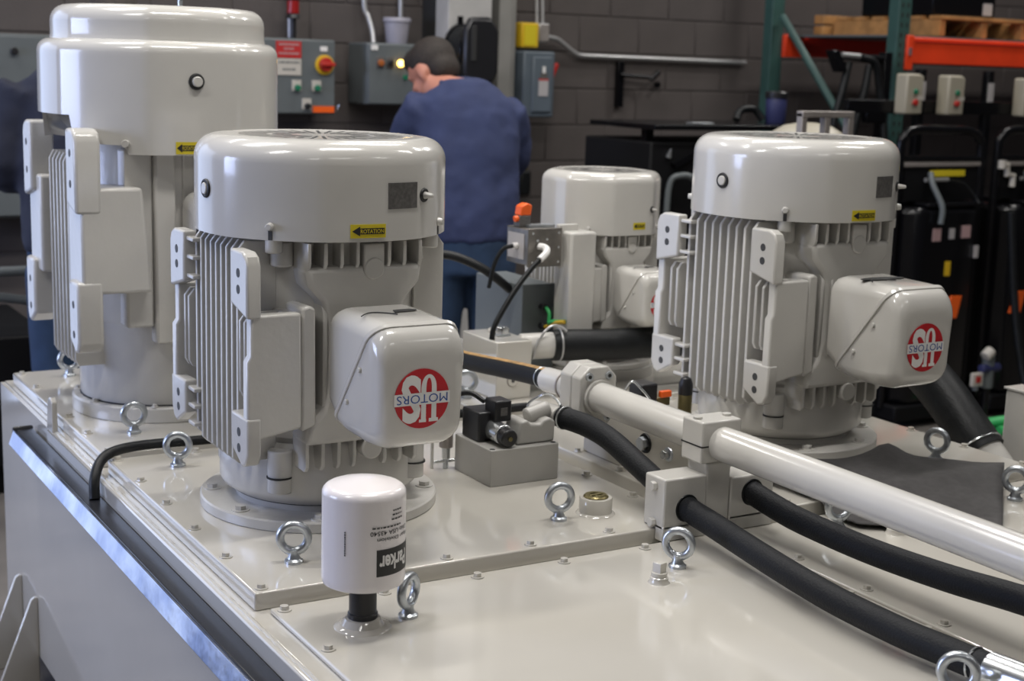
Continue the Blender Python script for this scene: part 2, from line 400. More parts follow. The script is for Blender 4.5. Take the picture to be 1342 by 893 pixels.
def conduit_box(root, x=.086, lip=True):
    base = rrect_loft([((-.236, .252), (-.236, .420), x - .012, .03), ((-.240, .243), (-.244, .432), x - .003, .032), ((-.250, .237), (-.262, .4375), x - .001, .034),
                       ((-.262, .226), (-.424, .4345), x, .036)]).build('conduit_box', M['paint'], root)
    rrect_loft([((-.2585, .2235), (-.4235, .4360), x + .0045, .038), ((-.2655, .2190), (-.4320, .4300), x + .0045, .038)]).build('seam_flange', M['paint'], base, bevel=.0015)
    rrect_loft([((-.2640, .2215), (-.4300, .4290), x + .001, .036), ((-.300, .2130), (-.4390, .4240), x + .001, .036), ((-.380, .2095), (-.4470, .4160), x, .036),
                ((-.425, .2130), (-.4530, .4060), x - .003, .036), ((-.445, .2230), (-.4565, .3970), x - .008, .034), ((-.4545, .2340), (-.4580, .3880), x - .015, .030), ((-.4575, .2460), (-.4585, .3780), x - .026, .026)]).build('box_cover', M['paint'], base)
    for (y, z) in ((-.318, .292), (-.372, .360)):
        MB().cyl((-x + .004, y - .012, z - .012), (-x - .006, y - .012, z - .012), .0055, 10).build('cover_screw', M['paint'], base, bevel=.001)
    MB().prism([(.0, -.34), (.045, -.335), (.05, -.325), (.04, -.315), (.006, -.318)], 'z', .4376, .4388).build('knockout', M['gap'], base)
    MB().tube([(-.075 + .07 * k / 8, -.36 + .03 * math.sin(math.pi * k / 8), .4385) for k in range(9)], .0012, 6).build('scribed_arc', M['gap'], base)
    MB().cyl((x - .004, -.33, .400), (x + .028, -.335, .399), .0065, 10).build('side_stub', M['paint'], base, bevel=.002)
    logo(base, (-.004, -.4590, .306), .053)
    return base

def patch(root, rf, r, th0, th1, z0, z1, name, mt, off=.0012, n=8):
    m = MB(); vs_ = []; fs = []
    for i in range(n + 1):
        t = th0 + (th1 - th0) * i / n
        vs_ += [cyl_pos(rf, r + off, t, z0), cyl_pos(rf, r + off, t, z1), cyl_pos(rf, r - .002, t, z1), cyl_pos(rf, r - .002, t, z0)]
    for i in range(n):
        a = 4*i; b = a + 4
        fs += [(a, b, b+1, a+1), (a+1, b+1, b+2, a+2), (a+2, b+2, b+3, a+3), (a+3, b+3, b, a)]
    fs += [(0, 1, 2, 3), (4*n, 4*n+3, 4*n+2, 4*n+1)]
    m.add(vs_, fs); return m.build(name, mt, root)
def on_cyl(m, rf, r, th, z, off):
    # flat 2D art (x right, y up as seen from outside) wrapped on the cover
    def fn(p):
        t = th + p.x / r; q = (r * rf(t)) + off; return Vector((q * math.cos(t), q * math.sin(t), z + p.y))
    return m.map(fn)
def arrow_sticker(cover, rf, r, th, z, wd, ht, words=True):
    st = patch(cover, rf, r, th - wd/2/r, th + wd/2/r, z - ht/2, z + ht/2, 'rotation_sticker', M['yellow'])
    a = MB(); hx = wd * .46; L = ht * .36
    n = 10; x0 = -hx + wd * .22; pts = []
    a.add([(-hx, 0, 0), (x0, -L, 0), (x0, L, 0)], [(0, 1, 2)])
    for i in range(n):
        xa = x0 + (hx - x0) * i / n; xb = x0 + (hx - x0) * (i+1) / n
        a.add([(xa, -L*.62, 0), (xb, -L*.62, 0), (xb, L*.62, 0), (xa, L*.62, 0)], [(0, 1, 2, 3)])
    on_cyl(a, rf, r, th, z, .0018).build('arrow', M['printblack'], st)
    if words:
        T = text2d('ROTATION', 1.0, .01); xs = [p[0] for p in T.v]; wx = max(xs) - min(xs); ys = [p[1] for p in T.v]; h = max(ys) - min(ys); my = (max(ys)+min(ys))/2
        T.map(lambda p: Vector((p.x / wx * wd * .66 + wd * .10, (p.y - my) / h * ht * .30, 0)))
        on_cyl(T, rf, r, th, z, .0024).build('lettering', M['yellow'], st)
def plug(cover, rf, r, th, z, R=.0145, out=.006, cone=False):
    a = Vector(cyl_pos(rf, r, th, z)); n = Vector((math.cos(th), math.sin(th), 0))
    p = MB().torus(a + n * .0006, n, R, .0036, 24, 8).build('rubber_ring', M['printblack'], cover)
    if cone: MB().cyl(a, a + n * .022, R * .78, 14, R * .36).build('grease_nub', M['paint'], p, bevel=.002)
    else: MB().cyl(a - n * .004, a + n * out, R * .78, 18).build('plug', M['paint'], p, bevel=.002)

def feet(root, XF=.235, tall=False):
    for s in (-1, 1):
        yo, yi = s * .222, s * .135
        y0, y1 = min(yo, yi), max(yo, yi)
        # web that carries the pads: smooth panel facing out
        m = MB()
        m.prism([(-.2335, .190), (-.2335, .340), (-.227, .350), (-.227, .425), (-.130, .425), (-.128, .210)], 'y', s * .2205, s * .195)
        ft = m.build('foot', M['cast'], root, bevel=.005, seg=3)
        MB().box((-.150, min(s*.1955, s*.12), .20), (-.105, max(s*.1955, s*.12), .42)).build('foot_web', M['cast'], ft, bevel=.004)
        MB().prism([(-.127, .20), (-.127, .432), (-.112, .437), (-.100, .430), (-.098, .21)], 'y', s * .2165, s * .12).build('side_rib', M['cast'], ft, bevel=.005)
        # pads top and bottom with two bolt holes each
        for (pz0, pz1, low) in ((.438, .538, 0), (.140, .236, 1)):
            if low: out = [(yi, pz1), (yo, pz1), (yo, pz0 + .028), (yo - s * .012, pz0 + .006), (yo - s * .03, pz0), (yi, pz0 + .03)]
            else: out = [(yi, pz0), (yo, pz0 - .02), (yo, pz1 - .025), (yo - s * .008, pz1 - .008), (yo - s * .025, pz1), (yi, pz1)]
            p = MB().prism(out, 'x', -XF, -XF + .028).build('mounting_pad', M['cast'], ft, bevel=.005, seg=3)
            for q in (.034, .064):
                zc = (pz0 + q) if low else (pz1 - q - .006)
                h = MB().cyl((-XF - .0006, (yo + yi) / 2, zc), (-XF + .01, (yo + yi) / 2, zc), .0085, 16).build('bolt_hole', M['hole'], p)
            # ribs behind the pad
            for q in (pz0 + .012, (pz0 + pz1) / 2, pz1 - .014):
                if s > 0: MB().box((-XF + .006, .095, q - .004), (-.17, .1345, q + .004)).build('pad_rib', M['cast'], p, bevel=.002)
        for q in (.262, .392):
            pass

def fin(root, poly, axis, c, th, bev=.0018):
    return MB().prism(poly, axis, c - th/2, c + th/2).build('fin', M['cast'], root, bevel=bev, seg=2)

def motor(name, label, loc, s=1.0, cover=True, zoff=0, cov_h=.735, okk=.16, box=True, screws=True):
    root = thing(name, label, 'electric motor', loc, 0, None)
    if s != 1: root.scale = (s, s, s)
    # mounting flange and bearing bracket
    f = MB().lathe([(.236, 0), (.238, .002), (.238, .019), (.235, .022), (.10, .022)], 96).build('mounting_flange', M['cast'], root)
    for k in range(8):
        t = (22.5 + 45 * k) * D2R
        MB().hexbolt((.214 * math.cos(t), .214 * math.sin(t), .022), .011, .008).build('flange_bolt', M['cast'], f)
    br = MB().lathe([(.168, .022), (.170, .034), (.176, .038), (.196, .052), (.199, .060), (.199, .105), (.194, .125), (.186, .160), (.186, .17)], 72).build('bearing_bracket', M['cast'], root)
    MB().torus((0, 0, .0365), (0, 0, 1), .1725, .0016, 64, 6).build('seal_gap', M['gap'], br)
    for k in range(4):
        t = (45 + 90 * k) * D2R; c, q = math.cos(t), math.sin(t)
        l = MB().cyl((.197*c, .197*q, .066), (.197*c, .197*q, .150), .024, 20).build('clamp_lug', M['cast'], br, bevel=.003)
        MB().cyl((.200*c, .200*q, .096), (.200*c, .200*q, .099), .0246, 20).build('lug_gap', M['gap'], l)
    body = MB().lathe([(.180, .12), (.186, .13), (.186, .545), (.175, .575)], 72).build('stator_frame', M['cast'], root)
    # long cooling fins between the feet and on the far side
    for sx in (-1, 1):
        ys = [-.118 + .0292 * k for k in range(9)] if sx < 0 else [-.13 + .026 * k for k in range(11)]
        for y in ys:
            xo = .216 if sx < 0 else .204
            zb = .118 if abs(y) < .09 else .128
            pl = [(sx*.14, zb), (sx*(xo - .012), zb), (sx*xo, zb + .012), (sx*xo, .530), (sx*(xo - .014), .548), (sx*.14, .548)]
            fin(root, pl, 'y', y, .0085)
    # shorter fins below the outer pads
    for y in (-.148, -.172, .148, .172):
        fin(root, [(-.14, .245), (-.215, .262), (-.222, .275), (-.222, .405), (-.210, .42), (-.14, .42)], 'y', y, .0085)
    feet(root)
    # terminal-side (-Y): flared pedestal, fin rows above and below, rounded fins beside it
    for sy in (-1, 1):
        MB().prism([(-.118, .505), (-.112, .470), (-.085, .440), (-.074, .40), (-.074, .28), (-.085, .235), (-.112, .205), (-.118, .17), (.118, .17), (.112, .205), (.085, .235), (.074, .28), (.074, .40), (.085, .44), (.112, .47), (.118, .505)], 'y', sy * .13, sy * .214).build('pedestal', M['cast'], root, bevel=.010, seg=3)
        for k in range(8):
            x = -.112 + .032 * k
            if k == 4 and sy < 0:
                MB().cyl((x, sy*.13, .500), (x, sy*.219, .500), .021, 20).build('cast_lug', M['cast'], root, bevel=.003)
                MB().box((x - .021, -.217, .500), (x + .021, -.13, .546)).build('cast_lug', M['cast'], root, bevel=.003)
                continue
            fin(root, [(sy*.12, .495), (sy*.206, .495), (sy*.215, .51), (sy*.215, .55), (sy*.12, .55)], 'x', x, .0075)
        for k in range(8):
            x = -.112 + .032 * k
            if k == 4 and sy < 0:
                MB().cyl((x, sy*.13, .155), (x, sy*.219, .155), .021, 20).build('cast_lug', M['cast'], root, bevel=.003); continue
            fin(root, [(sy*.12, .118), (sy*.200, .118), (sy*.208, .128), (sy*.208, .176), (sy*.12, .176)], 'x', x, .0075)
        for sx in (-1, 1):
            for j, x in enumerate((.078, .054)):
                yo = .211 + .004 * j
                fin(root, [(sy*.12, .225), (sy*(yo - .012), .228), (sy*yo, .245), (sy*yo, .42), (sy*(yo - .006), .432), (sy*(yo - .02), .437), (sy*.12, .437)], 'x', sx * x, .010, .003)
    # diagonal corner shells
    for k in range(4):
        t = (45 + 90 * k) * D2R; c, q = math.cos(t), math.sin(t)
        MB().cyl((.190*c, .190*q, .500), (.190*c, .190*q, .548), .022, 16).build('bracket_lug', M['cast'], root, bevel=.004)
    if box: conduit_box(root)
    if cover:
        rf = octf(okk); R = .2425; H = cov_h
        pr = [(.226, .560), (.236, .553), (R, .553), (R*1.0, .60), (R*.998, .66)]
        for i in range(9):
            a = i / 8 * math.pi / 2; pr.append((R*.998 - .045 + .045 * math.cos(a), H - .045 + .045 * math.sin(a)))
        pr += [(.185, H + .001), (.176, H + .0005), (.170, H - .001), (.05, H - .001)]
        cv = MB().lathe(pr, 128, rf=rf).build('fan_cover', M['paint'], root)
        g = MB()
        for k in range(36):
            t = k * 10 * D2R
            for (ra, rb) in ((.06, .095), (.105, .16)):
                p0 = Vector((ra*math.cos(t), ra*math.sin(t), H - .0004)); p1 = Vector((rb*math.cos(t), rb*math.sin(t), H - .0004))
                nrm = Vector((-math.sin(t), math.cos(t), 0)) * .0030
                g.add([p0 - nrm, p1 - nrm, p1 + nrm, p0 + nrm], [(0, 1, 2, 3)])
        g.build('grille_slots', M['gap'], cv)['kind'] = 'stuff'
        if screws:
            for k in range(4):
                t = (45 + 90 * k) * D2R; a = Vector(cyl_pos(rf, R, t, .578)); n = Vector((math.cos(t), math.sin(t), 0))
                MB().cyl(a, a + n * .010, .0085, 14, .006).build('cover_screw', M['paint'], cv, bevel=.001)
                q = patch(cv, rf, R, t - .017, t + .017, .5535, .570, 'cover_slot', M['hole'], off=.0006, n=2)
                MB().cyl((n.x*.226, n.y*.226, .528), (n.x*.226, n.y*.226, .566), .016, 14).build('screw_boss', M['cast'], root, bevel=.003)
        return root, cv, rf, R
    return root, None, None, None

m1, cv, rf, R = motor('electric_motor', 'off white finned motor behind the white filter, conduit box with upside down red emblem', (1.123, 2.648, LID))
arrow_sticker(cv, rf, R, 268 * D2R, .573, .070, .025)
plug(cv, rf, R, 185.5 * D2R, .636)
patch(cv, rf, R, 277.5 * D2R, 293.5 * D2R, .612, .660, 'nameplate', M['nameplate'])
plug(cv, rf, R, 299 * D2R, .634, .010, cone=True)
m2, cv, rf, R = motor('electric_motor', 'off white finned motor standing behind the charcoal cloth, conduit box with red emblem', (2.344, 2.657, LID))
arrow_sticker(cv, rf, R, 270 * D2R, .569, .070, .024)
plug(cv, rf, R, 187 * D2R, .634)
patch(cv, rf, R, 278 * D2R, 293 * D2R, .608, .656, 'nameplate', M['nameplate'])
plug(cv, rf, R, 303 * D2R, .63, .009, cone=True)
for ch in m2.children:
    if ch.name.startswith('conduit_box'): MB().prism([(-.02 + .055 * math.cos(a * .4), -.325 + .016 * math.sin(a * .4)) for a in range(16)], 'z', .4378, .4392).build('top_opening', M['gap'], ch)
m3, cv, rf, R = motor('electric_motor', 'smallest off white motor, with faceted fan cover beside the grey junction box', (2.36, 3.5, LID + .03), s=.70, cov_h=.80, okk=.65)
arrow_sticker(cv, rf, R, 277 * D2R, .590, .060, .028)
plug(cv, rf, R, 292 * D2R, .655, .010, cone=True)
MB().lathe([(.25, -.043), (.25, 0), (.2, 0)], 64).build('adapter_ring', M['cast'], m3)
MB().box((-.30, -.25, .03), (-.18, -.13, .575)).build('corner_column', M['cast'], m3, bevel=.01)

# the tall motor: own frame and two-tier cover
T = thing('electric_motor', 'tallest off white motor with a two tier fan cover at the tank corner', 'electric motor', (1.084, 3.575, LID))
f = MB().lathe([(.222, 0), (.224, .002), (.224, .034), (.220, .038), (.12, .038)], 96).build('mounting_flange', M['cast'], T)
MB().torus((0, 0, .0395), (0, 0, 1), .203, .002, 64, 6).build('seal_gap', M['gap'], f)
MB().cyl((-.02, -.21, .034), (-.02, -.224, .034), .010, 10).build('drain_plug', M['cast'], f)
for k in range(8):
    t = (22.5 + 45 * k) * D2R; MB().hexbolt((.213 * math.cos(t), .213 * math.sin(t), .038), .006, .006).build('flange_bolt', M['cast'], f)
MB().lathe([(.200, .038), (.203, .042), (.205, .12), (.212, .19), (.218, .26), (.214, .30)], 72).build('bearing_bracket', M['cast'], T)
MB().lathe([(.205, .22), (.222, .25), (.222, .68), (.2, .72)], 72).build('stator_frame', M['cast'], T)
for k in range(7):
    y = -.105 + .035 * k
    fin(T, [(-.15, .135), (-.238, .135), (-.246, .15), (-.246, .62), (-.236, .64), (-.15, .64)], 'y', y, .009)
for s in (-1, 1):
    yo, yi = s * .262, s * .180
    ft = MB().prism([(-.262, .33), (-.262, .575), (-.12, .575), (-.10, .33)], 'y', s * .2600, s * .14).build('foot', M['cast'], T, bevel=.008, seg=3)
    for (z0, z1, low) in ((.535, .708, 0), (.190, .360, 1)):
        if low: out = [(yi, z1), (yo, z1), (yo, z0 + .03), (yo - s*.012, z0 + .006), (yo - s*.03, z0), (yi, z0 + .03)]
        else: out = [(yi, z0), (yo, z0 - .02), (yo, z1 - .03), (yo - s*.01, z1 - .008), (yo - s*.03, z1), (yi, z1)]
        p = MB().prism(out, 'x', -.275, -.215).build('mounting_pad', M['cast'], ft, bevel=.008, seg=3)
        for zc in (z0 + .045, z0 + .115) if low else (z1 - .055, z1 - .125):
            MB().cyl((-.2756, (yo + yi)/2, zc), (-.268, (yo + yi)/2, zc), .009, 14).build('bolt_hole', M['hole'], p)
for (x0, x1, z0, z1, d) in ((-.085, -.035, .20, .665, .238), (.06, .11, .20, .665, .238), (-.15, -.085, .24, .66, .222)):
    MB().box((x0, -d, z0), (x1, -.12, z1)).build('frame_rib', M['cast'], T, bevel=.006)
for k in range(5):
    fin(T, [(-.15, .50), (-.225, .50), (-.225, .68), (-.15, .68)], 'x', -.012 + .028 * k, .006)
bx = MB().prism([(-.20, .27), (-.30, .27), (-.345, .36), (-.36, .50), (-.34, .545), (-.30, .565), (-.20, .565)], 'x', -.02, .20).build('conduit_box', M['paint'], T, bevel=.04, seg=5)
MB().prism([(-.300, .262), (-.352, .50), (-.40, .48), (-.44, .42), (-.44, .27), (-.40, .255)], 'x', -.012, .192).build('box_cover', M['paint'], bx, bevel=.03, seg=5)
MB().prism([(-.295, .262), (-.347, .505), (-.352, .503), (-.300, .260)], 'x', -.022, .202).build('seam_flange', M['gap'], bx, bevel=.001)
rfT = octf(.30); RT = .285
pr = [(.270, .655), (RT, .650), (RT, .75), (RT*.997, .870)]
for i in range(7):
    a = i / 6 * math.pi / 2; pr.append((RT*.997 - .030 + .030 * math.cos(a), .880 + .030 * math.sin(a)))
pr += [(.2535, .914), (.252, .920), (.252, .950)]
for i in range(7):
    a = i / 6 * math.pi / 2; pr.append((.252 - .038 + .038 * math.cos(a), .952 + .038 * math.sin(a)))
pr += [(.10, .992)]
cT = MB().lathe(pr, 128, rf=rfT).build('fan_cover', M['paint'], T)
# skirt is cut away above the feet: rebuild the lower rim as a stepped edge
me = cT.data
for v in me.vertices:
    if v.co.z < .66:
        d = math.degrees(math.atan2(v.co.y, v.co.x)) % 360
        if 150 < d < 209: v.co.z += .085
        elif 209 <= d < 239 or 121 < d <= 150: v.co.z += .021
for k in (238, 330):
    t = k * D2R; a = Vector(cyl_pos(rfT, RT, t, .675)); n = Vector((math.cos(t), math.sin(t), 0))
    MB().cyl(a, a + n * .012, .009, 12).build('cover_screw', M['paint'], cT, bevel=.001)
plug(cT, rfT, RT, 270.5 * D2R, .819, .0155, .012)
arrow_sticker(cT, rfT, RT, 266 * D2R, .667, .055, .028)
MB().cyl((.05, -.02, .99), (.05, -.02, 1.01), .006, 10).build('top_stud', M['zinc'], cT)

# ------------------------------------------------------------------ eyebolts
def eyebolt(x, y, z, face, label):
    t = thing('eyebolt', label, 'eyebolt', (x, y, z), 0, 'lifting eyebolts on the tank lids')
    ca = math.atan2(-y, -x)                       # towards where the picture was taken from
    n = Vector((math.cos(ca + face * D2R), math.sin(ca + face * D2R), 0))
    MB().torus((0, 0, .0455), n, .0245, .0078, 32, 12).build('ring', M['zinc'], t)
    MB().lathe([(.0165, 0), (.0165, .005), (.012, .008), (.0095, .016), (.010, .024)], 20).build('shank', M['zinc'], t)
eyebolt(.945, 3.981, LID, 5, 'zinc eyebolt at the back corner of the lid under the tallest motor')
eyebolt(.930, 3.302, LID, 8, 'zinc eyebolt in front of the tallest motor base')
eyebolt(.936, 2.989, LID, -4, 'zinc eyebolt beside the black cable crossing the lids')
eyebolt(.929, 2.303, LID, 0, 'zinc eyebolt on the raised lid left of the white filter')
eyebolt(1.022, 2.034, LIDB, 62, 'zinc eyebolt turned edge on, close behind the white filter')
eyebolt(1.490, 2.312, LID, 22, 'zinc eyebolt beside the round filler boss')
eyebolt(1.576, 2.036, LIDB, -12, 'zinc eyebolt under the hose clamp on the lower lid')
eyebolt(2.014, 2.083, LIDB, 30, 'zinc eyebolt half hidden between hose and white pipe')
eyebolt(2.542, 2.326, LID, -20, 'zinc eyebolt standing at the back edge of the charcoal cloth')
eyebolt(2.514, 2.066, LIDB, -10, 'zinc eyebolt at the right corner of the charcoal cloth')
eyebolt(1.829, 3.318, LID, 8, 'zinc eyebolt beside the tall manifold block and the emblem box')
eyebolt(1.600, 1.385, LIDB, 0, 'zinc eyebolt beside the crimped end of the black hose')

# ------------------------------------------------------------------ spin-on filter
F = thing('oil_filter', 'white spin on oil filter can with black print, standing upside down on the lower lid', 'filter', (.938, 2.030, LIDB))
MB().lathe([(.047, 0), (.045, .002), (.035, .005), (.031, .012), (.029, .015), (.024, .016)], 40).build('boss', M['tank'], F)
MB().lathe([(.0235, .014), (.0245, .018), (.0245, .024), (.0225, .026), (.0225, .085)], 36).build('neck', M['plasticblack'], F)
FR = .0675
prof = [(.052, .079), (.060, .077), (.0655, .080), (.0675, .087), (FR, .093), (FR - .0003, .160), (FR - .0005, .226)]
for i in range(7):
    a = i / 6 * math.pi / 2; prof.append((FR - .0165 + .016 * math.cos(a), .227 + .014 * math.sin(a)))
prof += [(.036, .2455), (.018, .2485), (.004, .2495)]
can = MB().lathe(prof, 96).build('canister', M['filter'], F)
one = lambda t: 1.0
pb = patch(can, one, FR, 263 * D2R, 336 * D2R, .106, .150, 'print_panel', M['printblack'], off=.0004, n=20)
def fprint(body, th, z, width, height, mt, off, name='lettering', weight=.01):
    T = text2d(body, 1.0, weight); xs = [p[0] for p in T.v]; ys = [p[1] for p in T.v]
    mx = (max(xs) + min(xs)) / 2; my = (max(ys) + min(ys)) / 2; wx = max(xs) - min(xs); h = max(ys) - min(ys)
    T.map(lambda p: Vector((-(p.x - mx) / wx * width, -(p.y - my) / h * height, 0)))      # printed upside down
    on_cyl(T, one, FR, th * D2R, z, off).build(name, mt, can)
fprint('Parker', 292.5, .128, .061, .026, M['printwhite'], .0010, weight=.03)
fprint('Filter Division', 294, .166, .072, .0062, M['printblack'], .0006)
fprint('Ohio USA 43540', 287, .177, .078, .0075, M['printblack'], .0006)
for (a, z, w) in ((280, .186, .055), (296, .197, .026), (296, .204, .022), (296, .211, .020)):
    m = MB()
    x = -w / 2
    while x < w / 2:
        l = random.uniform(.002, .006); m.add([(x, -.0013, 0), (x + l, -.0013, 0), (x + l, .0013, 0), (x, .0013, 0)], [(0, 1, 2, 3)]); x += l + .0016
    on_cyl(m, one, FR, a * D2R, z, .0006).build('small_print', M['printblack'], can)
m = MB(); z = -.020
while z < .020:
    l = random.uniform(.0015, .004); m.add([(-.0011, z, 0), (.0011, z, 0), (.0011, z + l, 0), (-.0011, z + l, 0)], [(0, 1, 2, 3)]); z += l + .0009
on_cyl(m, one, FR, 220 * D2R, .160, .0006).build('date_code', M['printblack'], can)

# ------------------------------------------------------------------ filler boss, plugs
t = thing('filler_boss', 'short off white threaded boss with dark brass plug on the raised lid', 'filler cap', (1.581, 2.319, LID))
MB().lathe([(.040, 0), (.037, .003), (.0335, .004), (.0335, .032), (.032, .034), (.0255, .034), (.0255, .029), (.02, .029)], 40).build('collar', M['tank'], t)
pl = MB().lathe([(.0252, .028), (.0252, .036), (.0225, .0385), (.013, .0385), (.012, .030), (.004, .030)], 32).build('plug', M['brass'], t)
for k in range(2): MB().box((-.016, -.003 if k else -.016, .037), (.016, .003 if k else -.010, .040)).build('plug_bar', M['brass'], pl, bevel=.001)
def hexplug(x, y, label):
    t = thing('tank_plug', label, 'plug', (x, y, LIDB), .3)
    MB().lathe([(.020, 0), (.017, .004), (.0165, .010), (.014, .012), (.012, .013)], 28).build('weld_boss', M['tank'], t)
    MB().cyl((0, 0, .012), (0, 0, .020), .0145, 24).build('collar', M['tank'], t, bevel=.001)
    MB().box((-.009, -.009, .019), (.009, .009, .038)).build('square_head', M['tank'], t, bevel=.001)
hexplug(1.497, 1.985, 'off white square headed plug in front of the hose clamp eyebolt')
hexplug(2.097, 2.008, 'off white square headed plug under the long white pipe')

# ------------------------------------------------------------------ pipe, flange, clamps
PX, PZ, PR = 1.767, .962, .0345
tag(MB().cyl((PX, .95, PZ), (PX, 2.60, PZ), PR, 40).build('steel_pipe', M['paint']), 'long off white steel pipe held above the lids by a clamp', 'pipe')
t = thing('pipe_flange', 'off white bolted flange block where the white pipe meets the hose', 'pipe flange', (PX, 2.60, PZ))
hx, hz, c = .048, .068, .024
oc = [(-hx + c, -hz), (hx - c, -hz), (hx, -hz + c), (hx, hz - c), (hx - c, hz), (-hx + c, hz), (-hx, hz - c), (-hx, -hz + c)]
MB().prism(oc, 'y', 0, .038).build('front_plate', M['paint'], t, bevel=.004, seg=3)
MB().prism([(x * 1.0, z * 1.0) for x, z in oc], 'y', .039, .085).build('rear_plate', M['paint'], t, bevel=.004, seg=3)
for sx in (-1, 1):
    for sz in (-1, 1):
        b = MB().cyl((sx*.026, .002, sz*.047), (sx*.026, -.004, sz*.047), .0095, 18).build('flange_screw', M['zinc'], t, bevel=.001)
        MB().cyl((sx*.026, -.0042, sz*.047), (sx*.026, -.0048, sz*.047), .0048, 6).build('socket', M['gap'], b)
MB().lathe([(.040, -.012), (.040, -.004), (PR + .001, 0)], 32).map(lambda p: Vector((p.x, p.z, p.y))).build('weld_neck', M['paint'], t)
MB().cyl((0, .084, 0), (0, .135, 0), .031, 28).build('union_nut', M['paint'], t, bevel=.003)
MB().torus((0, .128, 0), (0, 1, 0), .0315, .003, 32, 8).build('union_groove', M['galvframe'], t)
MB().cyl((0, .135, 0), (0, .215, -.004), .029, 28).build('hose_tail', M['paint'], t, bevel=.003)
t = thing('hydraulic_hose', 'black hydraulic hose with tan printed stripe feeding the pipe flange', 'hose', (PX, 2.80, PZ))
pts = bez([(0, .01, -.002), (0, .10, -.008), (0, .22, -.018), (0, .40, -.034), (.01, .60, -.05), (.06, .80, -.08), (.16, .93, -.115)])
MB().tube(pts, .0235, 20).build('hose_body', M['hosewrap'], t)
st = MB(); P = pts
for i in range(len(P) - 1):
    for k in range(3):
        a0 = (62 + k * 14) * D2R; a1 = (62 + (k+1) * 14) * D2R; q = .0239
        f0 = lambda p, a: (p.x - q * math.cos(a) * .55, p.y, p.z + q * math.sin(a)) 
        st.add([(P[i].x - q*math.cos(a0), P[i].y, P[i].z + q*math.sin(a0)), (P[i+1].x - q*math.cos(a0), P[i+1].y, P[i+1].z + q*math.sin(a0)),
                (P[i+1].x - q*math.cos(a1), P[i+1].y, P[i+1].z + q*math.sin(a1)), (P[i].x - q*math.cos(a1), P[i].y, P[i].z + q*math.sin(a1))], [(0, 1, 2, 3)])
st.build('printed_stripe', M['bronze'], t)
MB().torus((0, .035, -.004), (0, 1, -.1), .0245, .0018, 28, 6).build('tie_wire', M['zinc'], t)
MB().torus((0, .012, -.002), (0, 1, -.1), .0250, .0018, 28, 6).build('tie_wire', M['zinc'], t)

def clamp(name, label, x0, x1, y0, y1, z0, z1, hx_, hz_, hr, lip=True, split=None):
    t = thing(name, label, 'clamp', ((x0 + x1)/2, y0, z0))
    off = Vector(((x0 + x1)/2, y0, z0))
    m = MB()
    zz = LID + .0008 if lip else z0
    m.box((x0, y0, zz), (x1, y1, z1)); m.map(lambda p: p - off)
    b = m.build('clamp_block', M['paint'], t, bevel=.004, seg=3)
    if lip: MB().box((x0, y0, z0), (x1, 2.1862, LID + .01)).map(lambda p: p - off).build('front_lip', M['paint'], t, bevel=.002)
    if split:
        MB().box((x0 - .0006, y0 - .0006, split), (x1 + .0006, y1 + .0006, split + .003)).map(lambda p: p - off).build('split_line', M['gap'], t)
    if hr: MB().torus(Vector((hx_, y0 - .0002, hz_)) - off, (0, 1, 0), hr, .0022, 30, 8).build('grommet', M['rubber'], t)
    return t, off
t, o = clamp('hose_clamp', 'off white block clamp gripping the black hose nearest the filler boss', 1.632, 1.733, 2.160, 2.226, LIDB + .001, .904, 1.688, .841, .0255)
for z in (.885, .812): MB().cyl(Vector((1.632, 2.192, z)) - o, Vector((1.622, 2.192, z)) - o, .010, 6).build('clamp_bolt', M['paint'], t, bevel=.001)
t, o = clamp('clamp_post', 'off white square post between the two hose clamps carrying the pipe clamp', 1.7335, 1.7935, 2.162, 2.224, LIDB + .001, .925, 0, 0, 0)
t, o = clamp('hose_clamp', 'off white block clamp gripping the black hose under the white pipe', 1.794, 1.905, 2.160, 2.226, LIDB + .001, .890, 1.850, .853, .0255)
t, o = clamp('pipe_clamp', 'off white two piece clamp closed around the long white pipe', 1.716, 1.812, 2.160, 2.226, .9255, 1.009, PX, PZ, 0, lip=False, split=.958)
for x in (1.728, 1.800): MB().cyl(Vector((x, 2.193, 1.008)) - o, Vector((x, 2.193, 1.014)) - o, .009, 18).build('clamp_screw', M['paint'], t, bevel=.001)

# ------------------------------------------------------------------ black hoses over the lids
HR = .0242
h1 = thing('hydraulic_hose', 'thick black hose from the left block clamp lying along the lower lid seam', 'hose', (1.688, 2.2, .841))
def HP(root, pts, r, name, mt, n=20): 
    o = root.location
    return MB().tube([p - o for p in bez(pts)], r, n).build(name, mt, root)
HP(h1, [(1.672, 2.60, .926), (1.688, 2.52, .922), (1.690, 2.434, .912), (1.690, 2.33, .884), (1.690, 2.25, .862), (1.689, 2.164, .841), (1.684, 2.07, .833), (1.675, 1.98, .828), (1.661, 1.85, .8225), (1.647, 1.70, .819), (1.647, 1.549, .817), (1.658, 1.464, .815), (1.668, 1.399, .813), (1.670, 1.378, .813)], HR, 'hose_body', M['hosewrap'])
o = h1.location
MB().torus(Vector((1.672, 2.585, .9265)) - o, (.15, -1, -.05), .0252, .002, 28, 8).build('tie_wire', M['zincbright'], h1)
MB().torus(Vector((1.666, 1.412, .8135)) - o, (.12, -1, 0), .0252, .002, 28, 8).build('tie_wire', M['zincbright'], h1)
MB().cyl(Vector((1.669, 1.388, .813)) - o, Vector((1.680, 1.30, .814)) - o, .028, 24).build('crimp_sleeve', M['zincbright'], h1, bevel=.003)
h2 = thing('hydraulic_hose', 'thick black hose from the right block clamp running under the white pipe', 'hose', (1.85, 2.2, .853))
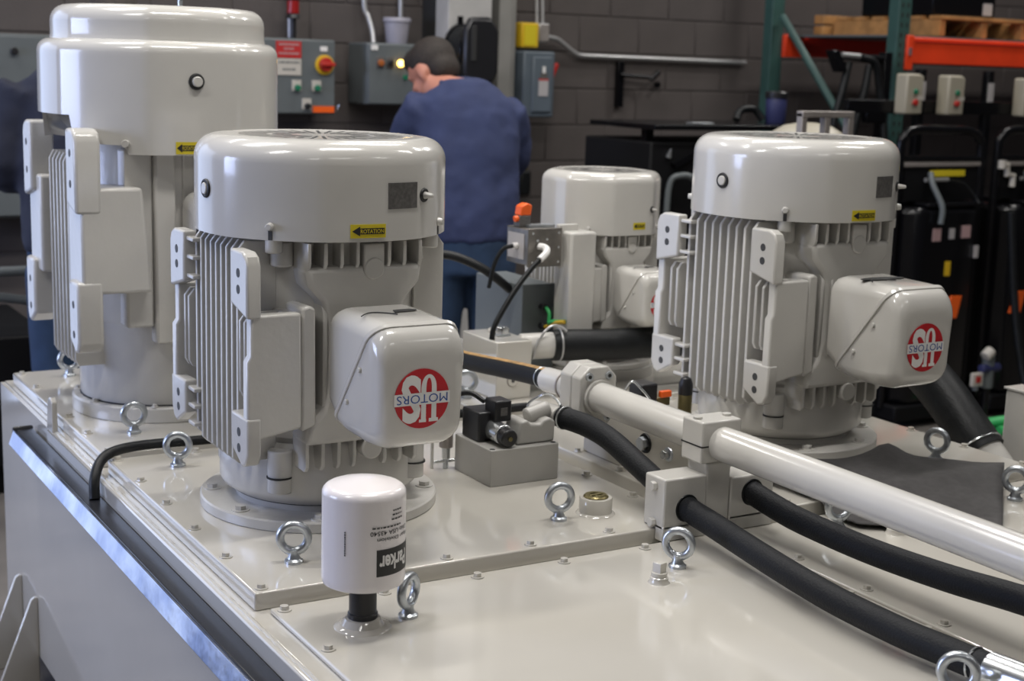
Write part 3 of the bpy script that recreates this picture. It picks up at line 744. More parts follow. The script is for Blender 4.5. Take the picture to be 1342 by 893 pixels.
HP(h2, [(1.850, 2.338, .872), (1.850, 2.25, .862), (1.850, 2.162, .852), (1.850, 2.07, .840), (1.850, 1.991, .835), (1.850, 1.828, .834), (1.850, 1.646, .843), (1.850, 1.483, .858), (1.850, 1.30, .868), (1.850, 1.10, .872)], HR, 'hose_body', M['hosewrap'])

# ------------------------------------------------------------------ valve manifold near the emblem box
def wire(root, pts, r=.0022, mt='zincbright', name='safety_wire'):
    o = root.location; return MB().tube([p - o for p in bez(pts)], r, 8).build(name, M[mt], root)
mf = thing('valve_manifold', 'grey manifold block with black solenoid valve beside the emblem box', 'hydraulic valve', (1.56, 2.64, LID))
o = mf.location
MB().box((1.474, 2.560, LID), (1.643, 2.720, .880)).map(lambda p: p - o).build('manifold_block', M['greypaint'], mf, bevel=.002)
for (x, y) in ((1.483, 2.570), (1.634, 2.570)): MB().cyl(Vector((x, y, .880)) - o, Vector((x, y, .8805)) - o, .006, 14).build('port_hole', M['gap'], mf)
MB().box((1.482, 2.63, .880), (1.540, 2.705, .945)).map(lambda p: p - o).build('valve_body', M['plasticblack'], mf, bevel=.004)
so = MB().cyl(Vector((1.520, 2.655, .907)) - o, Vector((1.520, 2.585, .903)) - o, .0225, 28).build('solenoid_tube', M['zincbright'], mf, bevel=.003)
MB().cyl(Vector((1.520, 2.585, .903)) - o, Vector((1.520, 2.560, .901)) - o, .0195, 24).build('solenoid_knob', M['plasticblack'], so, bevel=.004)
MB().cyl(Vector((1.520, 2.560, .901)) - o, Vector((1.520, 2.557, .901)) - o, .005, 10).build('knob_pin', M['brass'], so)
MB().box((1.512, 2.61, .926), (1.552, 2.66, .972)).map(lambda p: p - o).build('plug_connector', M['plasticblack'], mf, bevel=.004)
MB().box((1.524, 2.608, .940), (1.540, 2.611, .957)).map(lambda p: p - o).build('connector_window', M['nameplate'], mf)
MB().prism([(1.546, .881), (1.640, .881), (1.642, .925), (1.628, .934), (1.612, .930), (1.604, .921), (1.580, .924), (1.572, .934), (1.556, .930)], 'y', 2.575, 2.640).map(lambda p: p - o).build('adapter_casting', M['greypaint'], mf, bevel=.005, seg=3)
MB().cyl(Vector((1.590, 2.615, .93)) - o, Vector((1.645, 2.612, .945)) - o, .0185, 20).build('adapter_elbow', M['greypaint'], mf, bevel=.005)
MB().cyl(Vector((1.676, 2.715, .914)) - o, Vector((1.672, 2.600, .926)) - o, .0235, 26).build('hose_tail', M['paint'], mf, bevel=.003)
wire(mf, [(1.650, 2.705, .905), (1.648, 2.700, .935), (1.662, 2.680, .955), (1.668, 2.655, .966), (1.670, 2.625, .962), (1.670, 2.60, .951)], .003)
wire(mf, [(1.512, 2.66, .962), (1.495, 2.69, .975), (1.475, 2.72, .965), (1.462, 2.74, .935), (1.458, 2.745, .90)], .0055, 'rubber', 'valve_cable')
sn = thing('pressure_sensor', 'steel cylindrical pressure sensor with black cable beside the manifold block', 'sensor', (1.455, 2.735, LID))
MB().cyl((.004, -.002, .048), (.004, -.002, .098), .0155, 20).build('sensor_body', M['galvframe'], sn, bevel=.002)
MB().cyl((.004, -.002, .022), (.004, -.002, .048), .010, 6).build('hex_nut', M['zincbright'], sn, bevel=.001)
MB().cyl((.004, -.002, 0), (.004, -.002, .022), .006, 12).build('stem', M['zinc'], sn)
MB().lathe([(.0155, .098), (.015, .112), (.010, .124), (.006, .128)], 20, c=(.004, -.002, 0)).build('sensor_cap', M['plasticblack'], sn)
MB().cyl((-.025, -.002, .016), (.035, -.002, .016), .004, 10).build('cross_handle', M['zincbright'], sn)
MB().cyl((-.025, .008, .0), (-.025, .008, .075), .004, 10).build('guard_post', M['paint'], sn)
MB().tube(bez([(0, 0, .128), (-.012, .012, .14), (-.035, .03, .125), (-.05, .05, .07), (-.06, .06, .03), (-.09, .09, .02)]), .004, 8).build('sensor_cable', M['rubber'], sn)

# big block with zinc bolt
mb = thing('manifold_block', 'tall off white manifold block with a bright square bolt on top', 'manifold', (1.94, 3.35, LID)); o = mb.location
MB().box((1.884, 3.255, LID), (1.992, 3.448, .957)).map(lambda p: p - o).build('block', M['tank'], mb, bevel=.003)
MB().cyl(Vector((1.948, 3.345, .957)) - o, Vector((1.948, 3.345, .982)) - o, .0185, 6).build('top_bolt', M['zincbright'], mb, bevel=.001)
MB().cyl(Vector((1.948, 3.345, .957)) - o, Vector((1.948, 3.345, .960)) - o, .025, 22).build('washer', M['zinc'], mb)
q = MB().torus(Vector((1.934, 3.254, .851)) - o, (0, 1, 0), .016, .0015, 28, 6).build('port_ring', M['galvframe'], mb)
MB().cyl(Vector((1.934, 3.2555, .851)) - o, Vector((1.934, 3.2515, .851)) - o, .0148, 24).build('port_plug', M['tank'], mb)
MB().cyl(Vector((1.934, 3.2513, .851)) - o, Vector((1.934, 3.2508, .851)) - o, .006, 6).build('socket', M['hole'], mb)
MB().cyl(Vector((1.970, 3.40, .957)) - o, Vector((1.970, 3.40, .965)) - o, .030, 24).build('port_pad', M['tank'], mb, bevel=.003)
bh = thing('suction_hose', 'fat black hose joining the tall manifold block to the smallest motor pump', 'hose', (2.1, 3.30, .93)); o = bh.location
MB().cyl(Vector((1.990, 3.315, .928)) - o, Vector((2.088, 3.293, .930)) - o, .036, 30).build('hose_tail', M['paint'], bh, bevel=.004)
MB().tube([p - o for p in bez([(2.080, 3.295, .930), (2.15, 3.275, .929), (2.25, 3.255, .927), (2.40, 3.24, .926), (2.55, 3.24, .924), (2.72, 3.25, .915), (2.85, 3.28, .895)])], .0435, 24).build('hose_body', M['rubber'], bh)
MB().torus(Vector((2.098, 3.290, .931)) - o, (1, -.25, 0), .044, .0028, 30, 8).build('hose_band', M['conduit'], bh)
wire(bh, [(2.03, 3.275, .955), (2.04, 3.27, .975), (2.065, 3.272, .988), (2.09, 3.27, .984), (2.105, 3.262, .972)], .0035, 'conduit')
wire(bh, [(2.012, 3.28, .90), (2.010, 3.268, .93), (2.022, 3.27, .957)], .003, 'conduit')

# manifold under the pipe
m3b = thing('manifold_block', 'low off white manifold block with hex plugs under the pipe flange', 'manifold', (1.91, 2.62, LID)); o = m3b.location
MB().box((1.822, 2.335, LID), (2.015, 2.735, .905)).map(lambda p: p - o).build('block', M['tank'], m3b, bevel=.003)
for (y, z, r, mm) in ((2.490, .877, .0185, 'zinc'), (2.405, .873, .012, 'zincbright')):
    MB().torus(Vector((1.8215, y, z)) - o, (1, 0, 0), r, .004, 24, 8).build('seal_ring', M['rubber' if mm == 'zinc' else 'zinc'], m3b)
    MB().cyl(Vector((1.823, y, z)) - o, Vector((1.806, y, z)) - o, r * .85, 6).build('hex_plug', M[mm], m3b, bevel=.001)
v2 = thing('valve_manifold', 'black solenoid valve with orange tag behind the white pipe', 'hydraulic valve', (1.97, 2.68, .905)); o = v2.location
MB().box((1.93, 2.66, .9055), (1.975, 2.715, .962)).map(lambda p: p - o).build('valve_body', M['plasticblack'], v2, bevel=.004)
MB().cyl(Vector((1.905, 2.66, .925)) - o, Vector((1.885, 2.72, .930)) - o, .016, 18).build('solenoid_tube', M['zincbright'], v2, bevel=.003)
MB().box((1.982, 2.655, .928), (2.012, 2.668, .943)).map(lambda p: p - o).build('orange_tag', M['orange'], v2, bevel=.002)
MB().box((1.976, 2.665, .9055), (2.016, 2.71, .925)).map(lambda p: p - o).build('connector', M['brass'], v2, bevel=.003)
wire(v2, [(1.900, 2.69, .945), (1.915, 2.68, .968), (1.93, 2.66, .95), (1.945, 2.65, .93)], .003)
sn2 = thing('pressure_sensor', 'steel cylindrical sensor with black cap between pipe and motor', 'sensor', (2.055, 2.66, LID))
MB().cyl((0, 0, 0), (0, 0, .06), .008, 12).build('stem', M['zinc'], sn2)
MB().cyl((0, 0, .06), (0, 0, .130), .0165, 20).build('sensor_body', M['brass'], sn2, bevel=.002)
MB().lathe([(.017, .130), (.017, .155), (.012, .168), (.005, .172)], 20).build('sensor_cap', M['plasticblack'], sn2)

# junction boxes beside the smallest motor
jb = thing('junction_box', 'plain grey steel junction box beside the smallest motor', 'junction box', (2.1, 3.57, LID)); o = jb.location
MB().box((2.074, 3.455, LID), (2.178, 3.72, 1.072)).map(lambda p: p - o).build('box_body', M['greybox'], jb, bevel=.003)
MB().box((2.072, 3.447, LID + .004), (2.180, 3.4555, 1.074)).map(lambda p: p - o).build('door', M['greybox'], jb, bevel=.002)
for z in (.955, 1.01):
    MB().cyl(Vector((2.135, 3.448, z)) - o, Vector((2.135, 3.425, z)) - o, .009, 14).build('cable_gland', M['plasticblack'], jb, bevel=.002)
wire(jb, [(2.138, 3.425, 1.01), (2.140, 3.41, .995), (2.134, 3.40, .968), (2.128, 3.37, .98), (2.145, 3.335, .984)], .0055, 'green', 'earth_wire')
wire(jb, [(2.138, 3.425, .955), (2.135, 3.40, .962), (2.130, 3.36, .978), (2.14, 3.33, .984)], .006, 'yelwire', 'earth_wire')
s2 = thing('terminal_box', 'small brushed steel terminal box with orange connector on the smallest motor', 'terminal box', (2.08, 3.42, 1.15)); o = s2.location
MB().box((2.035, 3.365, 1.140), (2.136, 3.480, 1.240)).map(lambda p: p - o).build('box_body', M['steelbox'], s2, bevel=.003)
MB().box((2.031, 3.3575, 1.137), (2.140, 3.3655, 1.243)).map(lambda p: p - o).build('lid', M['steelbox'], s2, bevel=.002)
for (x, z) in ((2.045, 1.23), (2.128, 1.23), (2.128, 1.15), (2.045, 1.15), (2.128, 1.19), (2.06, 1.21), (2.09, 1.213)):
    MB().cyl(Vector((x, 3.358, z)) - o, Vector((x, 3.355, z)) - o, .0035, 10).build('lid_screw', M['zincbright'], s2)
MB().box((2.139, 3.37, 1.13), (2.20, 3.39, 1.25)).map(lambda p: p - o).build('mounting_bracket', M['cast'], s2, bevel=.002)
MB().box((2.060, 3.40, 1.240), (2.142, 3.44, 1.247)).map(lambda p: p - o).build('top_strap', M['zinc'], s2)
MB().box((2.040, 3.42, 1.2405), (2.075, 3.455, 1.272)).map(lambda p: p - o).build('connector_base', M['nameplate'], s2, bevel=.002)
MB().prism([(2.042, 1.272), (2.076, 1.272), (2.079, 1.300), (2.066, 1.306), (2.046, 1.298)], 'y', 3.42, 3.455).map(lambda p: p - o).build('connector_cap', M['orange'], s2, bevel=.003)
MB().cyl(Vector((2.028, 3.43, 1.262)) - o, Vector((2.040, 3.43, 1.264)) - o, .009, 14).build('connector_knob', M['orange'], s2, bevel=.002)
MB().cyl(Vector((2.034, 3.42, 1.19)) - o, Vector((2.020, 3.42, 1.19)) - o, .009, 16).build('white_gland', M['printwhite'], s2, bevel=.002)
MB().box((2.0335, 3.385, 1.155), (2.0352, 3.470, 1.225)).map(lambda p: p - o).build('rating_label', M['stickergrey'], s2)
wire(s2, [(2.021, 3.42, 1.19), (1.995, 3.43, 1.18), (1.975, 3.44, 1.14), (1.97, 3.46, 1.07)], .006, 'rubber', 'box_cable')
wire(s2, [(2.065, 3.356, 1.195), (2.074, 3.335, 1.192), (2.066, 3.318, 1.182), (2.040, 3.308, 1.165)], .0095, 'printwhite', 'angled_plug')
wire(s2, [(2.045, 3.312, 1.168), (2.00, 3.305, 1.13), (1.955, 3.30, 1.08), (1.915, 3.30, 1.02), (1.897, 3.30, .985), (1.893, 3.30, .958)], .0075, 'rubber', 'sensor_cable')
ah = tag(MB().tube(bez([(1.78, 3.66, 1.13), (1.84, 3.63, 1.150), (1.891, 3.612, 1.148), (1.937, 3.583, 1.140), (1.991, 3.546, 1.114), (2.03, 3.525, 1.085), (2.075, 3.52, 1.05)]), .013, 14).build('conduit_hose', M['rubber']),
    'thin black flexible conduit arching into the grey junction box', 'hose')

# suction hose beyond the right lid
sh = thing('suction_hose', 'very fat black suction hose rising beside the right motor from a white stub', 'hose', (2.86, 2.55, .7)); o = sh.location
MB().cyl(Vector((2.87, 2.405, .690)) - o, Vector((2.862, 2.485, .765)) - o, .052, 30).build('pipe_stub', M['paint'], sh, bevel=.004)
MB().tube([p - o for p in bez([(2.864, 2.465, .747), (2.86, 2.53, .805), (2.86, 2.60, .862), (2.86, 2.70, .925), (2.86, 2.83, .985), (2.88, 3.0, 1.02)])], .058, 28).build('hose_body', M['rubber'], sh)
MB().torus(Vector((2.862, 2.480, .760)) - o, (0, .72, .69), .0585, .003, 32, 8).build('hose_band', M['zincbright'], sh)
MB().box((2.90, 2.45, .735), (2.925, 2.475, .755)).map(lambda p: p - o).build('band_screw', M['zincbright'], sh)

# cloth
N1, N2 = 30, 24
A, B, Cc, Dd = Vector((2.03, 2.42)), Vector((2.612, 2.185)), Vector((2.268, 1.885)), Vector((2.045, 2.06))
cm = MB(); vs_ = []; fs = []
for j in range(N2 + 1):
    for i in range(N1 + 1):
        u, v = i / N1, j / N2
        p = (A*(1-u) + B*u)*(1-v) + (Dd*(1-u) + Cc*u)*v
        p = p + Vector((.045, .085)) * math.sin(math.pi * u ** 1.35) * (1 - v)
        k = min(1, max(0, (p.y - 2.135) / .045))
        z = LIDB + .0105 + (LID - LIDB) * k
        z += .010 * max(0, math.sin(u * 7 + v * 5)) ** 3 + .006 * max(0, math.sin(u * 13 - v * 9 + 1)) ** 2
        z += .030 * math.exp(-((u - .60)**2 / .004 + (v - .02)**2 / .010))
        vs_.append((p.x, p.y, z))
for j in range(N2):
    for i in range(N1): a = j*(N1+1) + i; fs.append((a, a+1, a+N1+2, a+N1+1))
cm.add(vs_, fs); co = tag(cm.build('shop_cloth', M['cloth']), 'charcoal cloth draped over the lid edge beside the white pipe', 'cloth')
so_ = co.modifiers.new('Solidify', 'SOLIDIFY'); so_.thickness = .002; so_.offset = 1

# ------------------------------------------------------------------ things on the back wall (y about 6.9)
def WP(root, m, name, mt, parent=None, bevel=0):
    m.map(lambda p: p - root.location); return m.build(name, M[mt], parent if parent else root, bevel)
# control box with rotary switch
cb = thing('control_box', 'grey control box with red and yellow rotary switch and red danger sign', 'control box', (2.72, 6.78, 1.41))
WP(cb, MB().box((2.50, 6.665, 1.412), (2.893, WY - .007, 1.770)), 'box_body', 'greybox', bevel=.006)
WP(cb, MB().box((2.505, 6.650, 1.417), (2.889, 6.666, 1.765)), 'door', 'greybox', bevel=.004)
sg = WP(cb, MB().box((2.585, 6.645, 1.678), (2.713, 6.651, 1.757)), 'danger_sign', 'signred', bevel=.001)
for (z, w) in ((1.742, .100), (1.722, .050), (1.700, .105)):
    m = MB(); x = 2.649 - w/2
    while x < 2.649 + w/2: l = random.uniform(.006, .013); m.box((x, 6.6438, z - .0045), (x + l, 6.6452, z + .0045)); x += l + .003
    WP(cb, m, 'sign_lettering', 'pink', sg)
sg = WP(cb, MB().box((2.585, 6.645, 1.597), (2.713, 6.651, 1.675)), 'white_sign', 'signwhite', bevel=.001)
for (z, w) in ((1.658, .100), (1.625, .060)):
    m = MB(); x = 2.649 - w/2
    while x < 2.649 + w/2: l = random.uniform(.006, .013); m.box((x, 6.6438, z - .005), (x + l, 6.6452, z + .005)); x += l + .005
    WP(cb, m, 'sign_lettering', 'greybox', sg)
rk = WP(cb, MB().cyl((2.833, 6.650, 1.650), (2.833, 6.640, 1.650), .048, 32), 'switch_plate', 'yellowbox', bevel=.002)
k1 = WP(cb, MB().cyl((2.833, 6.640, 1.652), (2.833, 6.615, 1.652), .034, 28), 'switch_knob', 'red', rk, bevel=.003)
WP(cb, MB().box((2.80, 6.598, 1.644), (2.872, 6.616, 1.662)), 'switch_grip', 'red', rk, bevel=.003)
WP(cb, MB().box((2.812, 6.6462, 1.715), (2.848, 6.651, 1.738)), 'switch_label', 'printwhite')
for (x, z, c) in ((2.690, 1.545, 'greenbtn'), (2.793, 1.545, 'greenbtn'), (2.742, 1.458, 'plasticblack')):
    b = WP(cb, MB().box((x - .024, 6.645, z - .022), (x + .024, 6.651, z + .030)), 'button_label', 'signwhite', bevel=.002)
    WP(cb, MB().cyl((x, 6.646, z - .006), (x, 6.622, z - .006), .0145, 20), 'push_button', c, b, bevel=.003)
WP(cb, MB().box((2.775, 6.6462, 1.422), (2.886, 6.651, 1.452)), 'warning_label', 'orange')
WP(cb, MB().cyl((2.905, 6.66, 1.43), (2.915, 6.655, 1.46), .004, 8), 'door_latch', 'zincbright')
bc = thing('warning_beacon', 'small red warning beacon on a black stem above the control box', 'beacon', (2.70, 6.72, 1.770))
MB().cyl((0, 0, 0), (0, 0, .10), .016, 16).build('stem', M['plasticblack'], bc)
MB().cyl((0, 0, .095), (0, 0, .118), .034, 20, .028).build('beacon_base', M['plasticblack'], bc, bevel=.003)
MB().cyl((0, 0, .118), (0, 0, .180), .029, 20).build('beacon_lens', M['beaconred'], bc, bevel=.004)
MB().cyl((0, 0, .180), (0, 0, .205), .031, 20).build('beacon_cap', M['plasticblack'], bc, bevel=.004)
def conduit(label, pts, r=.011, mt='conduit'):
    return tag(MB().tube(bez(pts, 6), r, 12).build('wall_conduit', M[mt]), label, 'conduit')
conduit('straight galvanised conduit behind the red beacon', [(2.745, 6.87, 1.775), (2.742, 6.87, 2.1), (2.74, 6.87, 3.0)], .012)
# second control box with pilot lamps
c2 = thing('control_box', 'grey control box with lit amber lamp in front of the bent worker', 'control box', (3.28, 6.78, 1.46))
WP(c2, MB().box((3.068, 6.665, 1.463), (3.50, WY - .007, 1.765)), 'box_body', 'greybox', bevel=.006)
WP(c2, MB().box((3.072, 6.650, 1.468), (3.496, 6.666, 1.760)), 'door', 'greybox', bevel=.004)
WP(c2, MB().box((3.082, 6.6462, 1.730), (3.118, 6.651, 1.755)), 'box_label', 'printwhite')
for (x, mt) in ((3.132, 'lampoff'), (3.185, 'plasticblack'), (3.240, 'lampamber')):
    b = WP(c2, MB().box((x - .020, 6.646, 1.642), (x + .020, 6.651, 1.698)), 'lamp_bezel', 'nameplate', bevel=.002)
    WP(c2, MB().cyl((x, 6.647, 1.668), (x, 6.628, 1.668), .0165, 20), 'pilot_lamp', mt, b, bevel=.004)
WP(c2, MB().cyl((3.27, 6.651, 1.60), (3.27, 6.64, 1.60), .012, 16), 'green_button', 'greenbtn')
conduit('crooked white conduit rising from the amber lamp box', [(3.165, 6.80, 1.765), (3.165, 6.82, 1.83), (3.15, 6.84, 1.90), (3.135, 6.85, 1.95), (3.13, 6.86, 2.2), (3.13, 6.86, 3.0)], .013)
bk = thing('plastic_bucket', 'small translucent plastic tub standing on the amber lamp box', 'tub', (3.265, 6.74, 1.765))
MB().lathe([(.050, 0), (.052, .004), (.064, .108), (.064, .11)], 32).build('tub_body', M['bucket'], bk)
MB().lathe([(.066, .104), (.070, .108), (.070, .124), (.067, .128), (.02, .128)], 32).build('tub_lid', M['bucket'], bk)
conduit('thin galvanised conduit left of the white column', [(3.345, 6.86, 1.75), (3.345, 6.87, 2.2), (3.345, 6.87, 3.0)], .012)
# columns and reel
cl = struct(MB().box((3.471, 6.58, 0), (3.722, 6.72, 4.6)).build('trim_1', M['column'], bevel=.006))
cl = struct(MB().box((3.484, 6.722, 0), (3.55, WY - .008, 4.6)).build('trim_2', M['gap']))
cl = struct(MB().prism([(3.811, 6.66), (3.811, 6.80), (3.84, 6.80), (3.84, 6.89), (3.936, 6.89), (3.936, 6.70), (3.89, 6.70), (3.89, 6.66)], 'z', 0, 4.6).build('trim_3', M['columngrey'], bevel=.004))
re = thing('hose_reel', 'black round hose reel hung on the white column behind the worker', 'hose reel', (3.525, 6.47, 1.740)); re.scale = (.74, 1, 1)
for y, q in ((-.10, 0), (.06, 0)):
    MB().cyl((0, y, 0), (0, y + .02, 0), .135, 40).build('side_disc', M['blackpaint'], re, bevel=.004)
MB().cyl((0, -.08, 0), (0, .06, 0), .09, 32).build('hose_drum', M['rubber'], re)
for k in range(5): MB().torus((0, -.065 + k * .03, 0), (0, 1, 0), .108, .015, 40, 8).build('hose_turn', M['rubber'], re)
MB().box((-.02, .079, -.17), (.02, .085, .17)).build('wall_bracket', M['blackpaint'], re)
MB().prism([(-.128, -.10), (-.128, .10), (-.09, .16), (.07, .165), (.13, .10), (.13, -.10), (.09, -.16), (-.09, -.16)], 'y', -.150, -.105).build('reel_cover', M['plasticblack'], re, bevel=.02)
MB().box((-.085, -.155, -.05), (-.045, -.149, .12)).build('cover_slot', M['gap'], re, bevel=.01)
# disconnect switch
ds = thing('disconnect_switch', 'blue grey safety switch box with red side handle on the block wall', 'switch box', (4.03, 6.75, 1.40))
WP(ds, MB().box((3.957, 6.645, 1.408), (4.150, WY - .007, 1.752)), 'box_body', 'greybox2', bevel=.010)
d_ = WP(ds, MB().box((4.009, 6.632, 1.435), (4.129, 6.646, 1.725)), 'door', 'greybox2', bevel=.008)
WP(ds, MB().box((4.044, 6.6285, 1.520), (4.102, 6.633, 1.605)), 'data_label', 'stickergrey', d_)
WP(ds, MB().box((4.044, 6.628, 1.602), (4.102, 6.633, 1.610)), 'label_bar', 'signred', d_)
WP(ds, MB().box((4.054, 6.6285, 1.610), (4.096, 6.633, 1.640)), 'lock_plate', 'nameplate', d_)
WP(ds, MB().box((4.066, 6.627, 1.640), (4.082, 6.633, 1.675)), 'white_tag', 'printwhite', d_)
WP(ds, MB().box((4.150, 6.68, 1.590), (4.164, 6.72, 1.640)), 'handle_base', 'blackpaint', bevel=.004)
WP(ds, MB().prism([(4.158, 1.615), (4.174, 1.612), (4.206, 1.685), (4.194, 1.697), (4.180, 1.690)], 'y', 6.69, 6.715), 'red_handle', 'red', bevel=.004)
yb = tag(MB().box((-.052, -.06, 0), (.052, .06, .128)).build('yellow_wall_box', M['yellowbox'], bevel=.006, loc=(4.018, 6.75, 1.770)), 'bright yellow box mounted above the safety switch', 'wall box')
gb = tag(MB().box((-.032, -.05, 0), (.032, .05, .10)).build('conduit_box', M['conduit'], bevel=.005, loc=(4.128, 6.78, 1.80)), 'small grey fitting box beside the yellow wall box', 'wall box')
MB().box((-.028, -.055, .006), (.028, -.05, .094)).build('cover_plate', M['galvframe'], gb, bevel=.002)
MB().box((-.036, -.063, .012), (.036, -.06, .116)).build('front_label', M['yellow'], yb)
for k, x in enumerate((4.112, 4.148)): conduit(('left' if k == 0 else 'right') + ' one of the paired thin conduits above the yellow wall box', [(x, 6.78, 1.888), (x, 6.80, 2.2), (x, 6.82, 3.0)], .008)
conduit('long galvanised conduit running along the block wall to the green rack', [(4.162, 6.80, 1.830), (4.22, 6.82, 1.829), (4.29, 6.84, 1.817), (4.40, 6.86, 1.757), (4.46, 6.868, 1.740), (4.60, 6.87, 1.738), (5.1, 6.87, 1.735), (5.62, 6.87, 1.732)], .0135)
br = thing('wall_bracket', 'black steel arm bracket fixed to the block wall under the conduit', 'bracket', (4.73, 6.86, 1.46))
WP(br, MB().box((4.705, 6.855, 1.462), (4.745, WY - .007, 1.715)), 'upright', 'blackpaint', bevel=.003)
WP(br, MB().cyl((4.72, 6.85, 1.640), (4.93, 6.84, 1.630), .012, 12), 'arm', 'blackpaint')
WP(br, MB().cyl((4.915, 6.84, 1.615), (4.965, 6.83, 1.665), .015, 12), 'arm_tip', 'blackpaint')
WP(br, MB().cyl((4.985, 6.88, 1.59), (4.985, 6.86, 1.59), .018, 14), 'wall_anchor', 'blackpaint')
cd = thing('hanging_plug', 'black cord with plug hanging below the safety switch', 'cord', (4.02, 6.80, 1.40))
MB().tube(bez([(0, 0, .01), (.02, 0, -.08), (.045, 0, -.18), (.05, 0, -.26)]), .008, 8).build('cord', M['rubber'], cd)
MB().cyl((.05, 0, -.25), (.05, 0, -.28), .022, 14).build('cord_collar', M['brass'], cd)
MB().box((.015, -.03, -.42), (.085, .03, -.28)).build('plug_body', M['rubber'], cd, bevel=.015)
# cabinet far left
lc = thing('wall_cabinet', 'large grey electrical cabinet behind the dark jacket at the wall', 'cabinet', (1.35, 6.75, .95))
WP(lc, MB().box((.98, 6.60, .95), (1.56, WY - .007, 1.745)), 'cabinet_body', 'greybox', bevel=.006)
WP(lc, MB().box((.99, 6.585, .96), (1.55, 6.601, 1.735)), 'door', 'greybox', bevel=.004)
WP(lc, MB().cyl((1.365, 6.585, 1.672), (1.365, 6.565, 1.672), .016, 16), 'door_knob', 'plasticblack', bevel=.003)

# ------------------------------------------------------------------ pallet rack on the right
rack = thing('pallet_rack', 'dark green pallet rack frame with orange beams at the back wall', 'pallet rack', (5.68, 5.66, 0))
o = rack.location
def perfpost(y, face):
    m = MB(); m.box((5.625, y - .004, 0), (5.715, y + .07, 3.4)); p = WP(rack, m, 'post', 'greenrack', bevel=.004)
    if face:
        for k in range(36):
            for x in (5.652, 5.690):
                z = 1.28 + k * .051 / 1.0
                if k < 20: WP(rack, MB().prism([(x - .007, z + .012), (x + .007, z + .012), (x + .005, z - .012), (x - .005, z - .012)], 'y', y - .0052, y - .003), 'post_slot', 'gap', p)
perfpost(5.66, True); perfpost(6.66, False)
WP(rack, MB().tube([(5.67, 6.62, 2.00), (5.67, 5.76, 1.12)], .022, 8), 'brace', 'greenrack')
WP(rack, MB().tube([(5.67, 6.62, 1.02), (5.67, 5.76, 1.02)], .022, 8), 'brace', 'greenrack')
b = WP(rack, MB().box((5.712, 5.645, 1.748), (8.3, 5.70, 1.885)), 'beam', 'orangebeam', bevel=.006)
WP(rack, MB().box((5.73, 5.640, 1.860), (8.3, 5.646, 1.868)), 'beam_step', 'redbeam', b)
WP(rack, MB().box((5.690, 5.638, 1.715), (5.735, 5.66, 1.893)), 'beam_connector', 'orangebeam', b, bevel=.004)
WP(rack, MB().box((5.698, 5.633, 1.79), (5.716, 5.640, 1.83)), 'connector_lock', 'zinc', b)
b = WP(rack, MB().box((5.715, 6.655, 1.775), (8.3, 6.71, 1.892)), 'beam', 'redbeam', bevel=.006)
WP(rack, MB().box((5.712, 6.63, 1.77), (5.86, 6.66, 1.90)), 'beam_connector', 'orangebeam', b, bevel=.004)
WP(rack, MB().box((5.73, 5.72, 1.886), (8.3, 6.64, 1.897)), 'shelf_deck', 'greybox')
pal = thing('pallet', 'pine pallet lying on the orange rack beam', 'pallet', (6.35, 6.1, 1.898)); o = pal.location
for x in (6.02, 6.34, 6.655): WP(pal, MB().box((x - .02, 5.72, 1.899), (x + .02, 6.55, 1.988)), 'stringer', 'wood', bevel=.003)
for k in range(6): WP(pal, MB().box((5.995, 5.71 + k * .145, 1.989), (6.685, 5.80 + k * .145, 2.008)), 'deck_board', 'wood', bevel=.002)
bxk = tag(MB().box((-.36, -.25, 0), (.12, .30, .30)).build('black_case', M['blackpaint'], bevel=.01, loc=(6.38, 6.05, 2.010)), 'black case standing on the pallet with a pale label', 'case')
MB().box((.02, -.254, .015), (.09, -.25, .08)).build('label', M['stickergrey'], bxk)
p2 = thing('plank_stack', 'weathered planks stacked on the rear shelf by the green post', 'planks', (6.1, 6.55, 1.90)); o = p2.location
for k in range(2): WP(p2, MB().box((5.93, 6.56, 1.905 + k * .062), (6.62, 6.64, 1.955 + k * .062)), 'plank', 'wood', bevel=.004)
for x in (6.0, 6.35): WP(p2, MB().box((x, 6.56, 1.953), (x + .1, 6.63, 1.968)), 'spacer', 'wood')

# ------------------------------------------------------------------ black hose carts with beige starter switches
def starter(x, z, label):
    t = thing('starter_switch', label, 'switch box', (x, 5.2345, z), 0, 'beige starter switches on the black bar')
    MB().prism([(-.057, 0), (.057, 0), (.057, .185), (.03, .195), (-.057, .195)], 'y', -.05, .03).build('switch_box', M['beige'], t, bevel=.010)
    MB().cyl((.0, -.051, .110), (.0, -.062, .110), .0135, 16).build('start_button', M['greenbtn'], t, bevel=.003)
    MB().cyl((.0, -.051, .058), (.0, -.066, .058), .015, 16).build('stop_button', M['red'], t, bevel=.003)
    MB().box((.018, -.052, .072), (.055, -.0495, .090)).build('data_label', M['signwhite'], t)
    MB().box((-.022, -.064, .050), (.010, -.056, .060)).build('stop_lever', M['red'], t, bevel=.002)
starter(5.305, 1.50, 'beige starter switch box in front of the green rack post')
starter(5.590, 1.498, 'beige starter switch box on the bar between its two neighbours')
starter(6.14, 1.495, 'beige starter switch box at the far end of the bar from the rack post')
bar = thing('switch_stand', 'black steel bar stand carrying the beige starter switches', 'stand', (5.6, 5.3, 0)); o = bar.location
WP(bar, MB().box((4.95, 5.265, 1.50), (6.4, 5.30, 1.565)), 'crossbar', 'blackpaint', bevel=.003)
for x in (5.42, 5.90): WP(bar, MB().box((x, 5.27, 0), (x + .045, 5.31, 1.72)), 'upright', 'blackpaint', bevel=.003)
for x in (5.42, 5.905): WP(bar, MB().box((x, 5.262, 1.565), (x + .035, 5.27, 1.66)), 'pale_plate', 'stickergrey')
